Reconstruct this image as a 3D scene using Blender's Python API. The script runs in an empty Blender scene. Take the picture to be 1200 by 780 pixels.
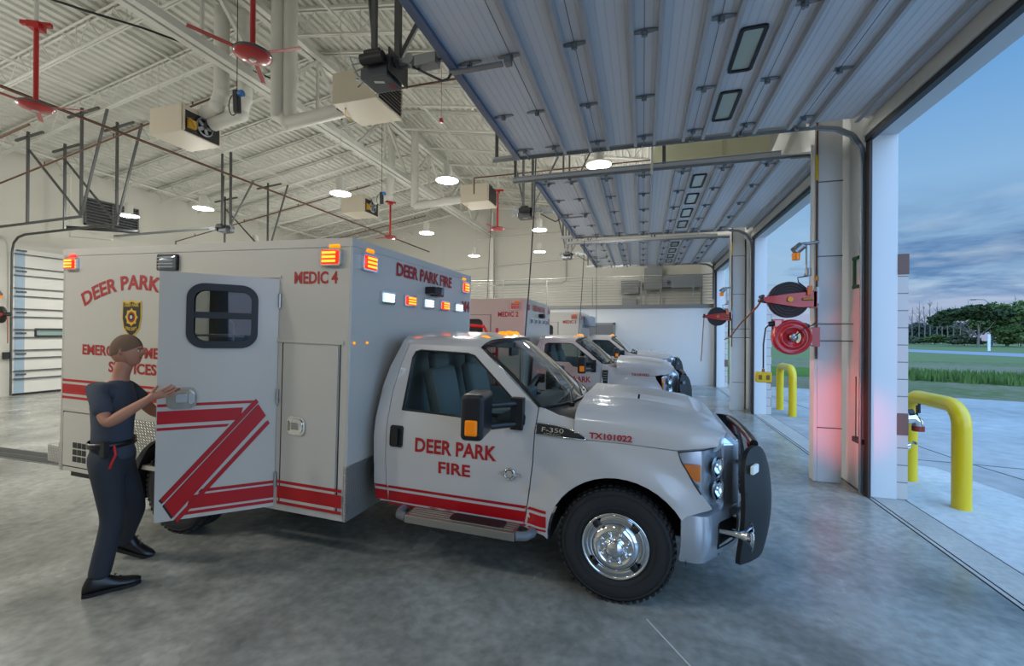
# Fire-station apparatus bay with three parked ambulances, seen at dusk.
import bpy, math, random
import numpy as np
from mathutils import Vector, Matrix, Euler
from mathutils.geometry import delaunay_2d_cdt

random.seed(7)
SC = bpy.context.scene
COL = SC.collection
R = math.radians

# ------------------------------------------------------------------ materials
def lin(c):
    return tuple(((v / 255) / 12.92 if v / 255 <= .04045 else ((v / 255 + .055) / 1.055) ** 2.4) for v in c)

MATS = {}
def mat(name, rgb, rough=.5, metal=0., emit=None, estr=0., coat=0., spec=None, noise=None, bump=None, alpha=None):
    if name in MATS: return MATS[name]
    m = bpy.data.materials.new(name); m.use_nodes = True
    nt = m.node_tree; b = nt.nodes['Principled BSDF']
    c = lin(rgb) + (1,)
    b.inputs['Base Color'].default_value = c
    b.inputs['Roughness'].default_value = rough
    b.inputs['Metallic'].default_value = metal
    if coat: b.inputs['Coat Weight'].default_value = coat; b.inputs['Coat Roughness'].default_value = .08
    if spec is not None: b.inputs['Specular IOR Level'].default_value = spec
    if emit:
        b.inputs['Emission Color'].default_value = lin(emit) + (1,)
        b.inputs['Emission Strength'].default_value = estr
    if noise:      # (scale, amount)
        tc = nt.nodes.new('ShaderNodeTexCoord'); n = nt.nodes.new('ShaderNodeTexNoise')
        n.inputs['Scale'].default_value = noise[0]; n.inputs['Detail'].default_value = 6
        nt.links.new(tc.outputs['Object'], n.inputs['Vector'])
        mx = nt.nodes.new('ShaderNodeMix'); mx.data_type = 'RGBA'
        a = noise[1]
        mx.inputs[6].default_value = tuple(v * (1 - a) for v in c[:3]) + (1,)
        mx.inputs[7].default_value = tuple(min(1, v * (1 + a)) for v in c[:3]) + (1,)
        nt.links.new(n.outputs['Fac'], mx.inputs[0]); nt.links.new(mx.outputs[2], b.inputs['Base Color'])
    if bump:       # (scale, strength)
        tc = nt.nodes.new('ShaderNodeTexCoord'); n = nt.nodes.new('ShaderNodeTexNoise')
        n.inputs['Scale'].default_value = bump[0]; n.inputs['Detail'].default_value = 4
        nt.links.new(tc.outputs['Object'], n.inputs['Vector'])
        bp = nt.nodes.new('ShaderNodeBump'); bp.inputs['Strength'].default_value = bump[1]; bp.inputs['Distance'].default_value = .01
        nt.links.new(n.outputs['Fac'], bp.inputs['Height']); nt.links.new(bp.outputs['Normal'], b.inputs['Normal'])
    MATS[name] = m
    return m

def glass_mat(name, tint, refl=.12):
    m = bpy.data.materials.new(name); m.use_nodes = True
    nt = m.node_tree; nt.nodes.clear()
    out = nt.nodes.new('ShaderNodeOutputMaterial'); mx = nt.nodes.new('ShaderNodeMixShader')
    tr = nt.nodes.new('ShaderNodeBsdfTransparent'); gl = nt.nodes.new('ShaderNodeBsdfGlossy')
    lw = nt.nodes.new('ShaderNodeLayerWeight'); lw.inputs['Blend'].default_value = refl
    tr.inputs['Color'].default_value = tint + (1,)
    gl.inputs['Roughness'].default_value = .02
    nt.links.new(lw.outputs['Fresnel'], mx.inputs[0]); nt.links.new(tr.outputs[0], mx.inputs[1]); nt.links.new(gl.outputs[0], mx.inputs[2])
    nt.links.new(mx.outputs[0], out.inputs[0])
    MATS[name] = m
    return m

PAINT = mat('white_paint', (192, 188, 185), .28, coat=.6)
PAINT2 = mat('module_white_paint', (190, 185, 177), .33, coat=.35)
REDP = mat('red_vinyl', (172, 8, 22), .35)
TXT = mat('red_lettering', (165, 26, 30), .4)
BLKV = mat('black_vinyl', (18, 18, 20), .5)
BLK = mat('black_plastic', (24, 25, 28), .45)
DARK = mat('dark_void', (10, 10, 11), .9)
RUB = mat('tire_rubber', (34, 34, 35), .75, bump=(60, .15))
CHR = mat('chrome', (225, 228, 232), .08, 1.)
ALU = mat('aluminium', (178, 178, 176), .32, 1.)
GALV = mat('galvanised_steel', (150, 155, 158), .42, .8, noise=(9, .15))
AMB = mat('amber_lens', (255, 140, 10), .25, emit=(255, 120, 0), estr=.06)
AMBL = mat('amber_lit_lens', (255, 170, 20), .25, emit=(255, 150, 10), estr=.9)
REDL = mat('red_lit_lens', (255, 30, 20), .3, emit=(255, 26, 14), estr=2.4)
REDC = mat('red_lit_diode', (255, 130, 30), .3, emit=(255, 165, 40), estr=2.2)
WHTL = mat('white_lit_lens', (220, 235, 235), .3, emit=(205, 228, 232), estr=.75)
WHTC = mat('white_lit_diode', (240, 250, 250), .3, emit=(235, 250, 250), estr=1.3)
GREYL = mat('unlit_clear_lens', (120, 128, 140), .15, .3)
REDU = mat('unlit_red_lens', (190, 40, 40), .2)
BCH = mat('soft_chrome', (205, 209, 216), .26, .72)
SEAT = mat('grey_seat_fabric', (146, 147, 144), .85)
DASH = mat('dashboard_plastic', (86, 88, 90), .7)
GLS = glass_mat('clear_glass', (.82, .90, .88), .045)
GLT = glass_mat('tinted_glass', (.70, .75, .75), .10)
LENS = glass_mat('headlight_lens', (.92, .95, .97), .2)
FRIT = mat('glass_border', (14, 14, 15), .3)

def diamond_mat():
    m = bpy.data.materials.new('diamond_plate'); m.use_nodes = True
    nt = m.node_tree; b = nt.nodes['Principled BSDF']
    b.inputs['Base Color'].default_value = lin((165, 163, 158)) + (1,); b.inputs['Metallic'].default_value = .9; b.inputs['Roughness'].default_value = .35
    tc = nt.nodes.new('ShaderNodeTexCoord')
    hs = []
    for ang in (45, -45):
        mp = nt.nodes.new('ShaderNodeMapping'); mp.inputs['Rotation'].default_value = (R(ang), R(ang), R(ang))
        w = nt.nodes.new('ShaderNodeTexWave'); w.inputs['Scale'].default_value = 16
        nt.links.new(tc.outputs['Object'], mp.inputs[0]); nt.links.new(mp.outputs[0], w.inputs['Vector']); hs.append(w)
    a = nt.nodes.new('ShaderNodeMath'); a.operation = 'MULTIPLY'
    nt.links.new(hs[0].outputs['Fac'], a.inputs[0]); nt.links.new(hs[1].outputs['Fac'], a.inputs[1])
    bp = nt.nodes.new('ShaderNodeBump'); bp.inputs['Strength'].default_value = .8; bp.inputs['Distance'].default_value = .01
    nt.links.new(a.outputs[0], bp.inputs['Height']); nt.links.new(bp.outputs[0], b.inputs['Normal'])
    return m
DIA = diamond_mat()

# ------------------------------------------------------------------ mesh builder
class MB:
    def __init__(s): s.v = []; s.f = []; s.m = []; s.s = []
    def add(s, verts, faces, mi=0, smooth=False):
        o = len(s.v); s.v.extend([tuple(p) for p in verts])
        for f in faces: s.f.append(tuple(i + o for i in f)); s.m.append(mi); s.s.append(smooth)
        return s
    def box(s, c, size, rot=None, mi=0):
        hx, hy, hz = (d / 2 for d in size)
        vs = [Vector((x, y, z)) for x in (-hx, hx) for y in (-hy, hy) for z in (-hz, hz)]
        if rot is not None:
            M = rot if isinstance(rot, Matrix) else Euler(rot).to_matrix()
            vs = [M @ p for p in vs]
        c = Vector(c)
        return s.add([p + c for p in vs], [(0, 1, 3, 2), (4, 6, 7, 5), (0, 4, 5, 1), (2, 3, 7, 6), (0, 2, 6, 4), (1, 5, 7, 3)], mi)
    def b2(s, lo, hi, mi=0):
        return s.box([(a + b) / 2 for a, b in zip(lo, hi)], [abs(b - a) for a, b in zip(lo, hi)], None, mi)
    def beam(s, a, b, w, h, mi=0, up=(0, 0, 1)):
        a = Vector(a); b = Vector(b); d = (b - a); L = d.length; d.normalize()
        u = Vector(up)
        if abs(d.dot(u)) > .98: u = Vector((1, 0, 0))
        y = u.cross(d).normalized(); z = d.cross(y)
        M = Matrix((d, y, z)).transposed()
        return s.box((a + b) / 2, (L, w, h), M, mi)
    def angle(s, a, b, w, t=.006, mi=0, flip=1):
        a = Vector(a); b = Vector(b); d = (b - a).normalized()
        u = Vector((0, 0, 1)) if abs(d.z) < .95 else Vector((1, 0, 0))
        y = u.cross(d).normalized(); z = d.cross(y)
        s.beam(a + z * w / 2 * flip, b + z * w / 2 * flip, t, w, mi, u)
        return s.beam(a + y * w / 2, b + y * w / 2, w, t, mi, u)
    def cyl(s, a, b, r0, r1=None, n=16, caps=True, mi=0, smooth=True):
        r1 = r0 if r1 is None else r1
        a = Vector(a); b = Vector(b); d = (b - a).normalized()
        u = Vector((0, 0, 1)) if abs(d.z) < .9 else Vector((1, 0, 0))
        x = u.cross(d).normalized(); y = d.cross(x)
        vs = []
        for c, r in ((a, r0), (b, r1)):
            for i in range(n):
                t = 2 * math.pi * i / n; vs.append(c + x * (r * math.cos(t)) + y * (r * math.sin(t)))
        s.add(vs, [(i, (i + 1) % n, n + (i + 1) % n, n + i) for i in range(n)], mi, smooth)
        if caps: s.add(vs, [tuple(range(n - 1, -1, -1)), tuple(range(n, 2 * n))], mi)
        return s
    def tube(s, path, r, n=8, mi=0, caps=True):
        P = [Vector(p) for p in path]; k = len(P); rr = r if isinstance(r, (list, tuple)) else [r] * k
        t0 = (P[1] - P[0]).normalized()
        u = Vector((0, 0, 1)) if abs(t0.z) < .9 else Vector((1, 0, 0))
        x = u.cross(t0).normalized(); vs = []
        for i in range(k):
            t = (P[min(i + 1, k - 1)] - P[max(i - 1, 0)]).normalized()
            x = (x - t * x.dot(t)).normalized(); y = t.cross(x)
            for j in range(n):
                a = 2 * math.pi * j / n; vs.append(P[i] + x * (rr[i] * math.cos(a)) + y * (rr[i] * math.sin(a)))
        fs = [(i * n + j, i * n + (j + 1) % n, (i + 1) * n + (j + 1) % n, (i + 1) * n + j) for i in range(k - 1) for j in range(n)]
        s.add(vs, fs, mi, True)
        if caps: s.add(vs, [tuple(range(n - 1, -1, -1)), tuple(range((k - 1) * n, k * n))], mi)
        return s
    def lathe(s, prof, origin, axis, n=32, mi=0, smooth=True, closed=False):
        o = Vector(origin); d = Vector(axis).normalized()
        u = Vector((0, 0, 1)) if abs(d.z) < .9 else Vector((1, 0, 0))
        x = u.cross(d).normalized(); y = d.cross(x); vs = []
        for r, h in prof:
            for j in range(n):
                a = 2 * math.pi * j / n; vs.append(o + d * h + x * (r * math.cos(a)) + y * (r * math.sin(a)))
        k = len(prof)
        fs = [(i * n + j, i * n + (j + 1) % n, ((i + 1) % k) * n + (j + 1) % n, ((i + 1) % k) * n + j) for i in range(k if closed else k - 1) for j in range(n)]
        return s.add(vs, fs, mi, smooth)
    def sphere(s, c, r, n=12, m=8, mi=0, sc=(1, 1, 1)):
        vs = []; c = Vector(c)
        for i in range(m + 1):
            p = math.pi * i / m
            for j in range(n):
                a = 2 * math.pi * j / n
                vs.append(c + Vector((r * sc[0] * math.sin(p) * math.cos(a), r * sc[1] * math.sin(p) * math.sin(a), r * sc[2] * math.cos(p))))
        return s.add(vs, [(i * n + j, (i + 1) * n + j, (i + 1) * n + (j + 1) % n, i * n + (j + 1) % n) for i in range(m) for j in range(n)], mi, True)
    def grid(s, fn, nu, nv, mi=0, smooth=True):
        vs = [fn(i / nu, j / nv) for i in range(nu + 1) for j in range(nv + 1)]
        w = nv + 1
        return s.add(vs, [(i * w + j, (i + 1) * w + j, (i + 1) * w + j + 1, i * w + j + 1) for i in range(nu) for j in range(nv)], mi, smooth)
    def prism(s, poly, vec, mi=0):
        n = len(poly); v = Vector(vec); a = [Vector(p) for p in poly]
        return s.add(a + [p + v for p in a], [tuple(range(n))[::-1], tuple(range(n, 2 * n))] + [(i, (i + 1) % n, n + (i + 1) % n, n + i) for i in range(n)], mi)
    def panel(s, outline, mp, th=.02, holes=(), step=.08, mi=0, smooth=True, off=0.):
        """flat outline (u,v) with holes, mapped by mp(u,v,inward) and given a thickness"""
        def dens(poly):
            out = []
            for i, p in enumerate(poly):
                q = poly[(i + 1) % len(poly)]; n = max(1, int(math.dist(p, q) / step + .5))
                out += [(p[0] + (q[0] - p[0]) * k / n, p[1] + (q[1] - p[1]) * k / n) for k in range(n)]
            return out
        loops = [dens(outline)] + [dens(h) for h in holes]
        pts = []; edges = []
        for L in loops:
            o = len(pts); pts += L; edges += [(o + i, o + (i + 1) % len(L)) for i in range(len(L))]
        def inside(p, L):
            c = False; j = len(L) - 1
            for i in range(len(L)):
                if (L[i][1] > p[1]) != (L[j][1] > p[1]) and p[0] < (L[j][0] - L[i][0]) * (p[1] - L[i][1]) / (L[j][1] - L[i][1]) + L[i][0]: c = not c
                j = i
            return c
        def good(p): return inside(p, loops[0]) and not any(inside(p, h) for h in loops[1:])
        us = [p[0] for p in loops[0]]; vs_ = [p[1] for p in loops[0]]
        nb = len(pts); bp = np.array(pts)
        x = min(us) + step / 2
        while x < max(us):
            y = min(vs_) + step / 2
            while y < max(vs_):
                if good((x, y)) and np.min(np.hypot(bp[:, 0] - x, bp[:, 1] - y)) > step * .4: pts.append((x, y))
                y += step
            x += step
        ov, oe, of, _, _, _ = delaunay_2d_cdt([Vector(p) for p in pts], edges, [], 0, 1e-6, True)
        faces = []
        for f in of:
            cx = sum(ov[i].x for i in f) / len(f); cy = sum(ov[i].y for i in f) / len(f)
            if good((cx, cy)): faces.append(tuple(f))
        n = len(ov)
        front = [mp(p.x, p.y, -off) for p in ov]
        # orient the front outward (away from the inward side)
        if faces:
            a, b, c = (Vector(front[i]) for i in faces[0][:3])
            q = ov[faces[0][0]]; inn = Vector(mp(q.x, q.y, .01 - off)) - Vector(mp(q.x, q.y, -off))
            if (b - a).cross(c - a).dot(inn) > 0: faces = [f[::-1] for f in faces]
        s.add(front, faces, mi, smooth)
        if th:
            back = [mp(p.x, p.y, th - off) for p in ov]
            s.add(back, [f[::-1] for f in faces], mi, smooth)
            cnt = {}
            for f in faces:
                for i in range(len(f)):
                    e = (f[i], f[(i + 1) % len(f)]); cnt[frozenset(e)] = cnt.get(frozenset(e), []) + [e]
            rim = [e[0] for e in cnt.values() if len(e) == 1]
            allv = front + back
            s.add(allv, [(b, a, a + n, b + n) for a, b in rim], mi, False)
        return s
    def build(s, name, mats, parent=None, label=None, bevel=None, seg=2):
        me = bpy.data.meshes.new(name); me.from_pydata(s.v, [], s.f)
        for m in (mats if isinstance(mats, (list, tuple)) else [mats]): me.materials.append(m)
        me.polygons.foreach_set('material_index', s.m); me.polygons.foreach_set('use_smooth', s.s)
        me.update()
        o = bpy.data.objects.new(name, me); COL.objects.link(o)
        if parent: o.parent = parent
        if label: o['label'] = label
        if bevel:
            b = o.modifiers.new('bevel', 'BEVEL'); b.width = bevel; b.segments = seg; b.limit_method = 'ANGLE'
        return o

def rect(x0, z0, x1, z1, r=0, n=5):
    if not r: return [(x0, z0), (x1, z0), (x1, z1), (x0, z1)]
    out = []
    for cx, cz, a0 in ((x1 - r, z0 + r, -90), (x1 - r, z1 - r, 0), (x0 + r, z1 - r, 90), (x0 + r, z0 + r, 180)):
        for i in range(n + 1):
            a = R(a0 + 90 * i / n); out.append((cx + r * math.cos(a), cz + r * math.sin(a)))
    return out

def smooth_poly(P, n=4):
    out = []; N = len(P)
    for i in range(N):
        a, b, c, d = (P[(i + k - 1) % N] for k in range(4))
        for j in range(n):
            t = j / n
            out.append(tuple(.5 * (2 * b[q] + (c[q] - a[q]) * t + (2 * a[q] - 5 * b[q] + 4 * c[q] - d[q]) * t * t + (3 * b[q] - a[q] - 3 * c[q] + d[q]) * t ** 3) for q in (0, 1)))
    return out
def tag(o, label=None, cat=None, group=None, kind=None):
    if label: o['label'] = label
    if cat: o['category'] = cat
    if group: o['group'] = group
    if kind: o['kind'] = kind
    return o
def empty(name, loc=(0, 0, 0), rot=(0, 0, 0)):
    o = bpy.data.objects.new(name, None); COL.objects.link(o); o.location = loc; o.rotation_euler = rot
    o.empty_display_size = .2
    return o
def copy_tree(o, parent=None):
    c = o.copy(); COL.objects.link(c); c.parent = parent
    for ch in [x for x in o.children]: copy_tree(ch, c)
    return c

_TC = {}
def text2d(body, h, w=None, bold=.02, squeeze=None):
    """outline letters as (verts2d, faces); centred on x, baseline 0; cap height h; total width w"""
    key = (body, bold)
    if key not in _TC:
        cu = bpy.data.curves.new('lettering', 'FONT'); cu.body = body; cu.offset = bold; cu.resolution_u = 3; cu.fill_mode = 'FRONT'
        ob = bpy.data.objects.new('lettering', cu); me = ob.to_mesh()
        vs = [(v.co.x, v.co.y) for v in me.vertices]; fs = [tuple(p.vertices) for p in me.polygons]
        ob.to_mesh_clear(); bpy.data.objects.remove(ob); bpy.data.curves.remove(cu)
        _TC[key] = (vs, fs)
    vs, fs = _TC[key]
    x0 = min(p[0] for p in vs); x1 = max(p[0] for p in vs); y0 = min(p[1] for p in vs); y1 = max(p[1] for p in vs)
    sy = h / (y1 - y0); sx = (w / (x1 - x0)) if w else sy
    return [((p[0] - (x0 + x1) / 2) * sx, (p[1] - y0) * sy) for p in vs], fs
def letters(mb, body, fn, h, w=None, bold=.02, mi=0):
    vs, fs = text2d(body, h, w, bold)
    mb.add([fn(x, y) for x, y in vs], fs, mi)
    return mb
# ------------------------------------------------------------------ ambulance
def S(z):      # half width of the cab at height z
    return float(np.interp(z, [.36, .45, .55, .64, .70, .8, 1.0, 1.13, 1.22, 1.765, 1.82], [.95, .975, .985, 1.0, .99, 1.0, 1.0, .985, .955, .765, .68]))
def flare(x, z):
    r = math.hypot(x, (z - .405))
    t = max(0., min(1., (.68 - r) / .16)); t = t * t * (3 - 2 * t)
    return .045 * t
def YF(x, z):
    y = S(z) + (flare(x, z) if z < 1.05 else 0)
    if x > .3: y -= (x - .3) ** 2 * .35
    return y
def side(sg):
    return lambda u, v, d: (u, sg * (YF(u, v) - d), v)

def wheel_parts(parent, x, y_out, z, sg, steer=0., rear=False):
    """tire with its outer face at |y|=y_out, plus a chrome eight-lug wheel"""
    t = MB(); o = (x, 0, z); a = (0, sg, 0)
    W = .25; r = .405
    prof = [(.222, y_out - .035), (.25, y_out - .012), (.30, y_out), (.35, y_out - .004), (.382, y_out - .018), (.398, y_out - .035), (r, y_out - .05)]
    yy = y_out - .05
    for k in range(4):
        prof += [(r, yy - .03), (r - .012, yy - .034), (r - .012, yy - .042), (r, yy - .046)]; yy -= .046
    prof += [(r - .02, y_out - W + .02), (.35, y_out - W), (.23, y_out - W + .02)]
    t.lathe(prof, o, a, 56)
    for k in range(52):   # shoulder lugs
        an = 2 * math.pi * k / 52; ca, sa = math.cos(an), math.sin(an)
        for yo, rr in ((y_out - .032, .399), (y_out - .075, .407)):
            M = Matrix(((ca, 0, -sa), (0, 1, 0), (sa, 0, ca)))
            t.box((x + ca * rr, sg * yo, z + sa * rr), (.014, .034, .026), M)
    for rr in (.272, .365): t.lathe([(rr - .004, y_out - .003), (rr, y_out + .003), (rr + .004, y_out - .003)], o, a, 56)
    tire = t.build('tire', RUB, parent)
    w = MB(); q = y_out
    if not rear:
        w.lathe([(.232, q - .03), (.236, q - .008), (.226, q - .004), (.214, q - .018), (.205, q - .055), (.186, q - .05), (.172, q - .02), (.158, q + .012), (.13, q + .026), (.118, q + .03), (.112, q + .022), (.062, q + .022), (.058, q + .045), (.05, q + .055), (0, q + .058)], o, a, 48)
        for k in range(8):
            an = 2 * math.pi * (k + .5) / 8; p = (x + .087 * math.cos(an), 0, z + .087 * math.sin(an))
            w.cyl((p[0], sg * (q + .02), p[2]), (p[0], sg * (q + .05), p[2]), .014, .012, 10)
            w.sphere((p[0], sg * (q + .05), p[2]), .012, 8, 6)
        for k in range(4):
            an = math.pi / 2 * k + math.pi / 4
            p = Vector((x + .188 * math.cos(an), sg * (q - .03), z + .188 * math.sin(an)))
            w.lathe([(.001, .012), (.026, .012), (.03, .0)], p, (0, sg, 0), 14, 1)
    else:
        w.lathe([(.232, q - .03), (.236, q - .01), (.222, q - .006), (.21, q - .04), (.19, q - .14), (.12, q - .15), (.115, q - .09), (.06, q - .08), (.055, q - .05), (0, q - .048)], o, a, 40)
        for k in range(8):
            an = 2 * math.pi * (k + .5) / 8
            w.cyl((x + .15 * math.cos(an), sg * (q - .15), z + .15 * math.sin(an)), (x + .15 * math.cos(an), sg * (q - .12), z + .15 * math.sin(an)), .014, n=8)
    w.build('wheel_cover', [CHR, BLK], parent, 'chrome wheel cover with eight lugs')
    return tire

def flasher(parent, c, n, w, h, lit, name='warning_light'):
    """surface lamp at c on a wall with outward normal n (unit x or y axis)"""
    n = Vector(n); up = Vector((0, 0, 1)); s = up.cross(n).normalized(); c = Vector(c)
    def F(u, v, d): return c + s * u + up * v + n * d
    b = MB()
    b.panel(rect(-w / 2, -h / 2, w / 2, h / 2, .018), lambda u, v, d: F(u, v, .028 - d), .028, [rect(-w / 2 + .014, -h / 2 + .014, w / 2 - .014, h / 2 - .014, .012)], .2, smooth=False)
    o = b.build(name, CHR if lit != 'dark' else BLK, parent)
    l = MB()
    def dome(u, v):
        x = (u - .5) * (w - .026); y = (v - .5) * (h - .026)
        return F(x, y, .024 + .018 * (1 - abs(2 * u - 1) ** 4) * (1 - abs(2 * v - 1) ** 4))
    l.grid(dome, 10, 8)
    m = {'red': REDL, 'white': WHTL, 'off': GREYL, 'dark': GREYL, 'redoff': REDU}[lit]
    lo = l.build('lens', m, o)
    if lit in ('red', 'white'):
        d = MB()
        for k in (-1, 0, 1):
            d.add([F(x * w * .33, (k * .24 + y) * h, .0445) for x, y in ((-1, -.07), (1, -.07), (1, .07), (-1, .07))], [(0, 1, 2, 3)])
        d.build('diode_row', REDC if lit == 'red' else WHTC, o)
    else:
        d = MB()
        for k in range(4): d.add([F(x * w * .4, ((k - 1.5) * .2 + y) * h, .0435) for x, y in ((-1, -.02), (1, -.02), (1, .02), (-1, .02))], [(0, 1, 2, 3)])
        d.build('louvre', ALU, o)
    return o

def marker(parent, c, n, m=None):
    n = Vector(n); s = Vector((0, 0, 1)).cross(n); b = MB()
    c = Vector(c)
    for k in range(7):
        pass
    b.grid(lambda u, v: c + s * ((u - .5) * .11) + Vector((0, 0, (v - .5) * .035)) + n * (.004 + .02 * (1 - (2 * u - 1) ** 4) * (1 - (2 * v - 1) ** 2)), 8, 6)
    b.build('marker_light', m or AMBL, parent)

def ambulance(name, ox, oy, yaw, pitch, number, late=False, lit=True, label='', opened=False, lettering='MEDIC 4', vin=True, condenser=False):
    M = Matrix.Rotation(yaw, 3, 'Z') @ Matrix.Rotation(pitch, 3, 'Y')
    loc = Vector((ox, oy, .4)) - M @ Vector((0, 0, .4))
    T = empty(name, loc, (0, pitch, yaw))
    tag(T, label, 'ambulance')
    tp = math.tan(pitch)
    zr = .405 - 4.03 * math.sin(pitch)
    # ---------------- running gear
    for sg in (-1, 1):
        for rear in (False, True):
            wx = -4.03 if rear else 0.
            e = empty('wheel', (0, 0, 0)); e.parent = T
            wheel_parts(e, wx, 1.0 if not rear else 1.16, zr if rear else .405, sg, rear=rear)
    b = MB()
    for sg in (-1, 1):
        b.b2((-5.5, sg * .40, .42), (.75, sg * .48, .60))
    b.cyl((0, -.8, .405), (0, .8, .405), .05); b.cyl((-4.03, -.9, zr), (-4.03, .9, zr), .06); b.sphere((-4.03, 0, zr), .17)
    b.b2((-1.7, -.35, .42), (.5, .35, .75)); b.cyl((-1.9, .62, .42), (-2.9, .62, .42), .1)
    b.b2((-1.9, -.85, .40), (-.55, .85, .52)); b.b2((-3.3, -.9, .40), (-2.3, -.45, .60))
    b.tube([(-.1, -.72, .56), (.0, -.72, .62), (.0, -.70, .80)], .035); b.tube([(.0, .72, .56), (.0, .72, .62), (.0, .70, .80)], .035)
    b.build('chassis_frame', mat('underbody_black', (22, 22, 23), .7), T)
    # inner wheel wells
    for sg in (-1, 1):
        for cx, cz, r0, yo, yi, a0, a1 in ((0, .405, .475, .97, .50, -8, 186), (-4.03, zr, .47, 1.2, .62, -14, 194)):
            def wf(u, v, cx=cx, cz=cz, r0=r0, yo=yo, yi=yi, sg=sg, a0=a0, a1=a1):
                a = R(a0 + (a1 - a0) * u); return (cx + r0 * math.cos(a), sg * (yo + (yi - yo) * v), cz + r0 * math.sin(a))
            b = MB(); b.grid(wf, 24, 1)
            vs = [wf(k / 24, 1) for k in range(25)]
            b.add(vs, [tuple(range(25))])
            b.build('wheel_well', mat('wheel_well_black', (20, 20, 21), .85), T)
    # ---------------- cab sheet metal
    arch = []
    for k in range(19):
        a = R(183 - (183 - 32) * k / 18); rr = .487 + .02 * (k / 18)
        arch.append((rr * math.cos(a), .405 + rr * math.sin(a)))
    fender = [(-.515, .405)] + arch + [(.46, .70), (.60, .735), (.625, .75), (.50, .925), (.415, 1.055), (.395, 1.119), (.09, 1.131), (-.217, 1.133), (-.315, 1.135), (-.315, 1.265), (-.45, 1.285), (-.595, 1.335), (-.607, 1.15), (-.609, .94), (-.64, .63), (-.675, .43)]
    seam_r = [(-1.84, .458), (-1.853, .514), (-1.87, .795), (-1.872, 1.22), (-1.878, 1.366), (-1.85, 1.60), (-1.81, 1.765)]
    door = [(-.682, .432), (-.648, .63), (-.617, .94), (-.615, 1.15), (-.603, 1.325), (-1.125, 1.745), (-1.16, 1.765)] + seam_r[::-1]
    if late:
        win = [(-1.78, 1.36), (-1.25, 1.35), (-1.16, 1.27), (-1.05, 1.25), (-.72, 1.25), (-.70, 1.31), (-.78, 1.39), (-1.19, 1.70), (-1.28, 1.715), (-1.70, 1.715), (-1.755, 1.69)]
    else:
        win = [(-1.755, 1.225), (-1.276, 1.213), (-.74, 1.185), (-.700, 1.20), (-.700, 1.25), (-.727, 1.302), (-.845, 1.401), (-1.19, 1.69), (-1.25, 1.705), (-1.69, 1.715), (-1.735, 1.70), (-1.755, 1.65)]
    rear_edge = [(-1.92, .455), (-1.968, .50), (-1.98, .61), (-1.985, .80), (-1.99, 1.0), (-1.988, 1.21), (-1.985, 1.40), (-1.955, 1.57), (-1.90, 1.72), (-1.885, 1.765)]
    corner = rear_edge + [(x - .006, z) for x, z in seam_r[::-1]]
    for sg in (-1, 1):
        mp = side(sg)
        MB().panel(fender, mp, .03, step=.05).build('fender', PAINT, T)
        d = MB().panel(door, mp, .045, [win], step=.07).build('door', PAINT, T)
        w2 = [(x + (-.9 if x < -1.2 else .9) * 0, z) for x, z in win]
        MB().panel(win, mp, .004, step=.1, off=-.018).build('side_glass', GLT, d, 'dark tinted side glass')
        fr = MB(); fr.tube([mp(x, z, .004) for x, z in win + win[:2]], .009, 6); fr.build('window_seal', FRIT, d)
        if late:
            dv = MB(); dv.b2((-1.46, sg * .80, 1.30), (-1.50, sg * .93, 1.72)); 
        # handle
        h = MB(); hx0, hx1, hz0, hz1 = -1.835, -1.715, .925, 1.10
        h.panel(rect(hx0, hz0, hx1, hz1, .02), mp, .01, step=.06, off=.008)
        h.box((-1.775, sg * (YF(-1.775, 1.01) + .022), 1.01), (.05, .02, .14))
        h.build('door_handle', BLK, d, 'black door handle')
        MB().panel(corner, mp, .03, step=.07).build('cab_corner', PAINT, T)
        # rocker stripes
        for z0, z1, nm in ((.575, .598, 'stripe'), (.468, .553, 'stripe'), (.435, .452, 'stripe')):
            MB().panel([(-.668, z0), (-.650, z1), (-1.84, z1), (-1.85, z0)][::-1], mp, 0, step=.08, off=.002).build('stripe', REDP, d, 'red stripe')
            MB().panel([(-.495, z0), (-.495, z1), (-.632, z1), (-.650, z0)][::-1], mp, 0, step=.04, off=.002).build('stripe', REDP, T, 'red stripe')
            if z0 > .46: MB().panel([(-1.85, z0), (-1.855, z1), (-1.978, z1), (-1.966, z0)][::-1], mp, 0, step=.04, off=.002).build('stripe', REDP, T, 'red stripe')
        # door lettering
        flip = 1 if sg < 0 else -1
        ctr, dz = (-1.15, .055) if late else (-1.25, 0)
        letters(MB(), 'DEER PARK', lambda x, y: mp(ctr + flip * x, .905 + dz + y, -.003), .115, .70, .03).build('lettering', TXT, d, 'red lettering reading DEER PARK')
        letters(MB(), 'FIRE', lambda x, y: mp(ctr + flip * x, .755 + dz + y, -.003), .095, .275, .03).build('lettering', TXT, d, 'red lettering reading FIRE')
        # side badge
        if not late:
            bd = [(-.600, 1.142), (-.40, 1.139), (-.225, 1.137), (-.235, 1.155), (-.30, 1.185), (-.38, 1.205), (-.47, 1.216), (-.600, 1.222)]
            bdp = MB().panel(bd, mp, .012, step=.05, off=.008).build('fender_badge', BLK, T, 'black fender vent badge')
            fr = MB(); fr.tube([mp(x, z, -.010) for x, z in bd + bd[:2]], .004, 5)
            letters(fr, 'F-350', lambda x, y: mp(-.475 + flip * x, 1.165 + y, -.012), .032, .165, .005)
            letters(fr, 'SUPER DUTY', lambda x, y: mp(-.475 + flip * x, 1.148 + y, -.012), .010, .13, .0)
            fr.build('badge_trim', CHR, bdp)
        else:
            b = MB(); b.panel([(-.57, .90), (-.50, .88), (-.475, .93), (-.475, 1.21), (-.585, 1.21), (-.585, 1.0)], mp, .015, step=.05, off=.012)
            vb = b.build('fender_vent', BLK, T, 'tall black vent with chrome surround')
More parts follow.
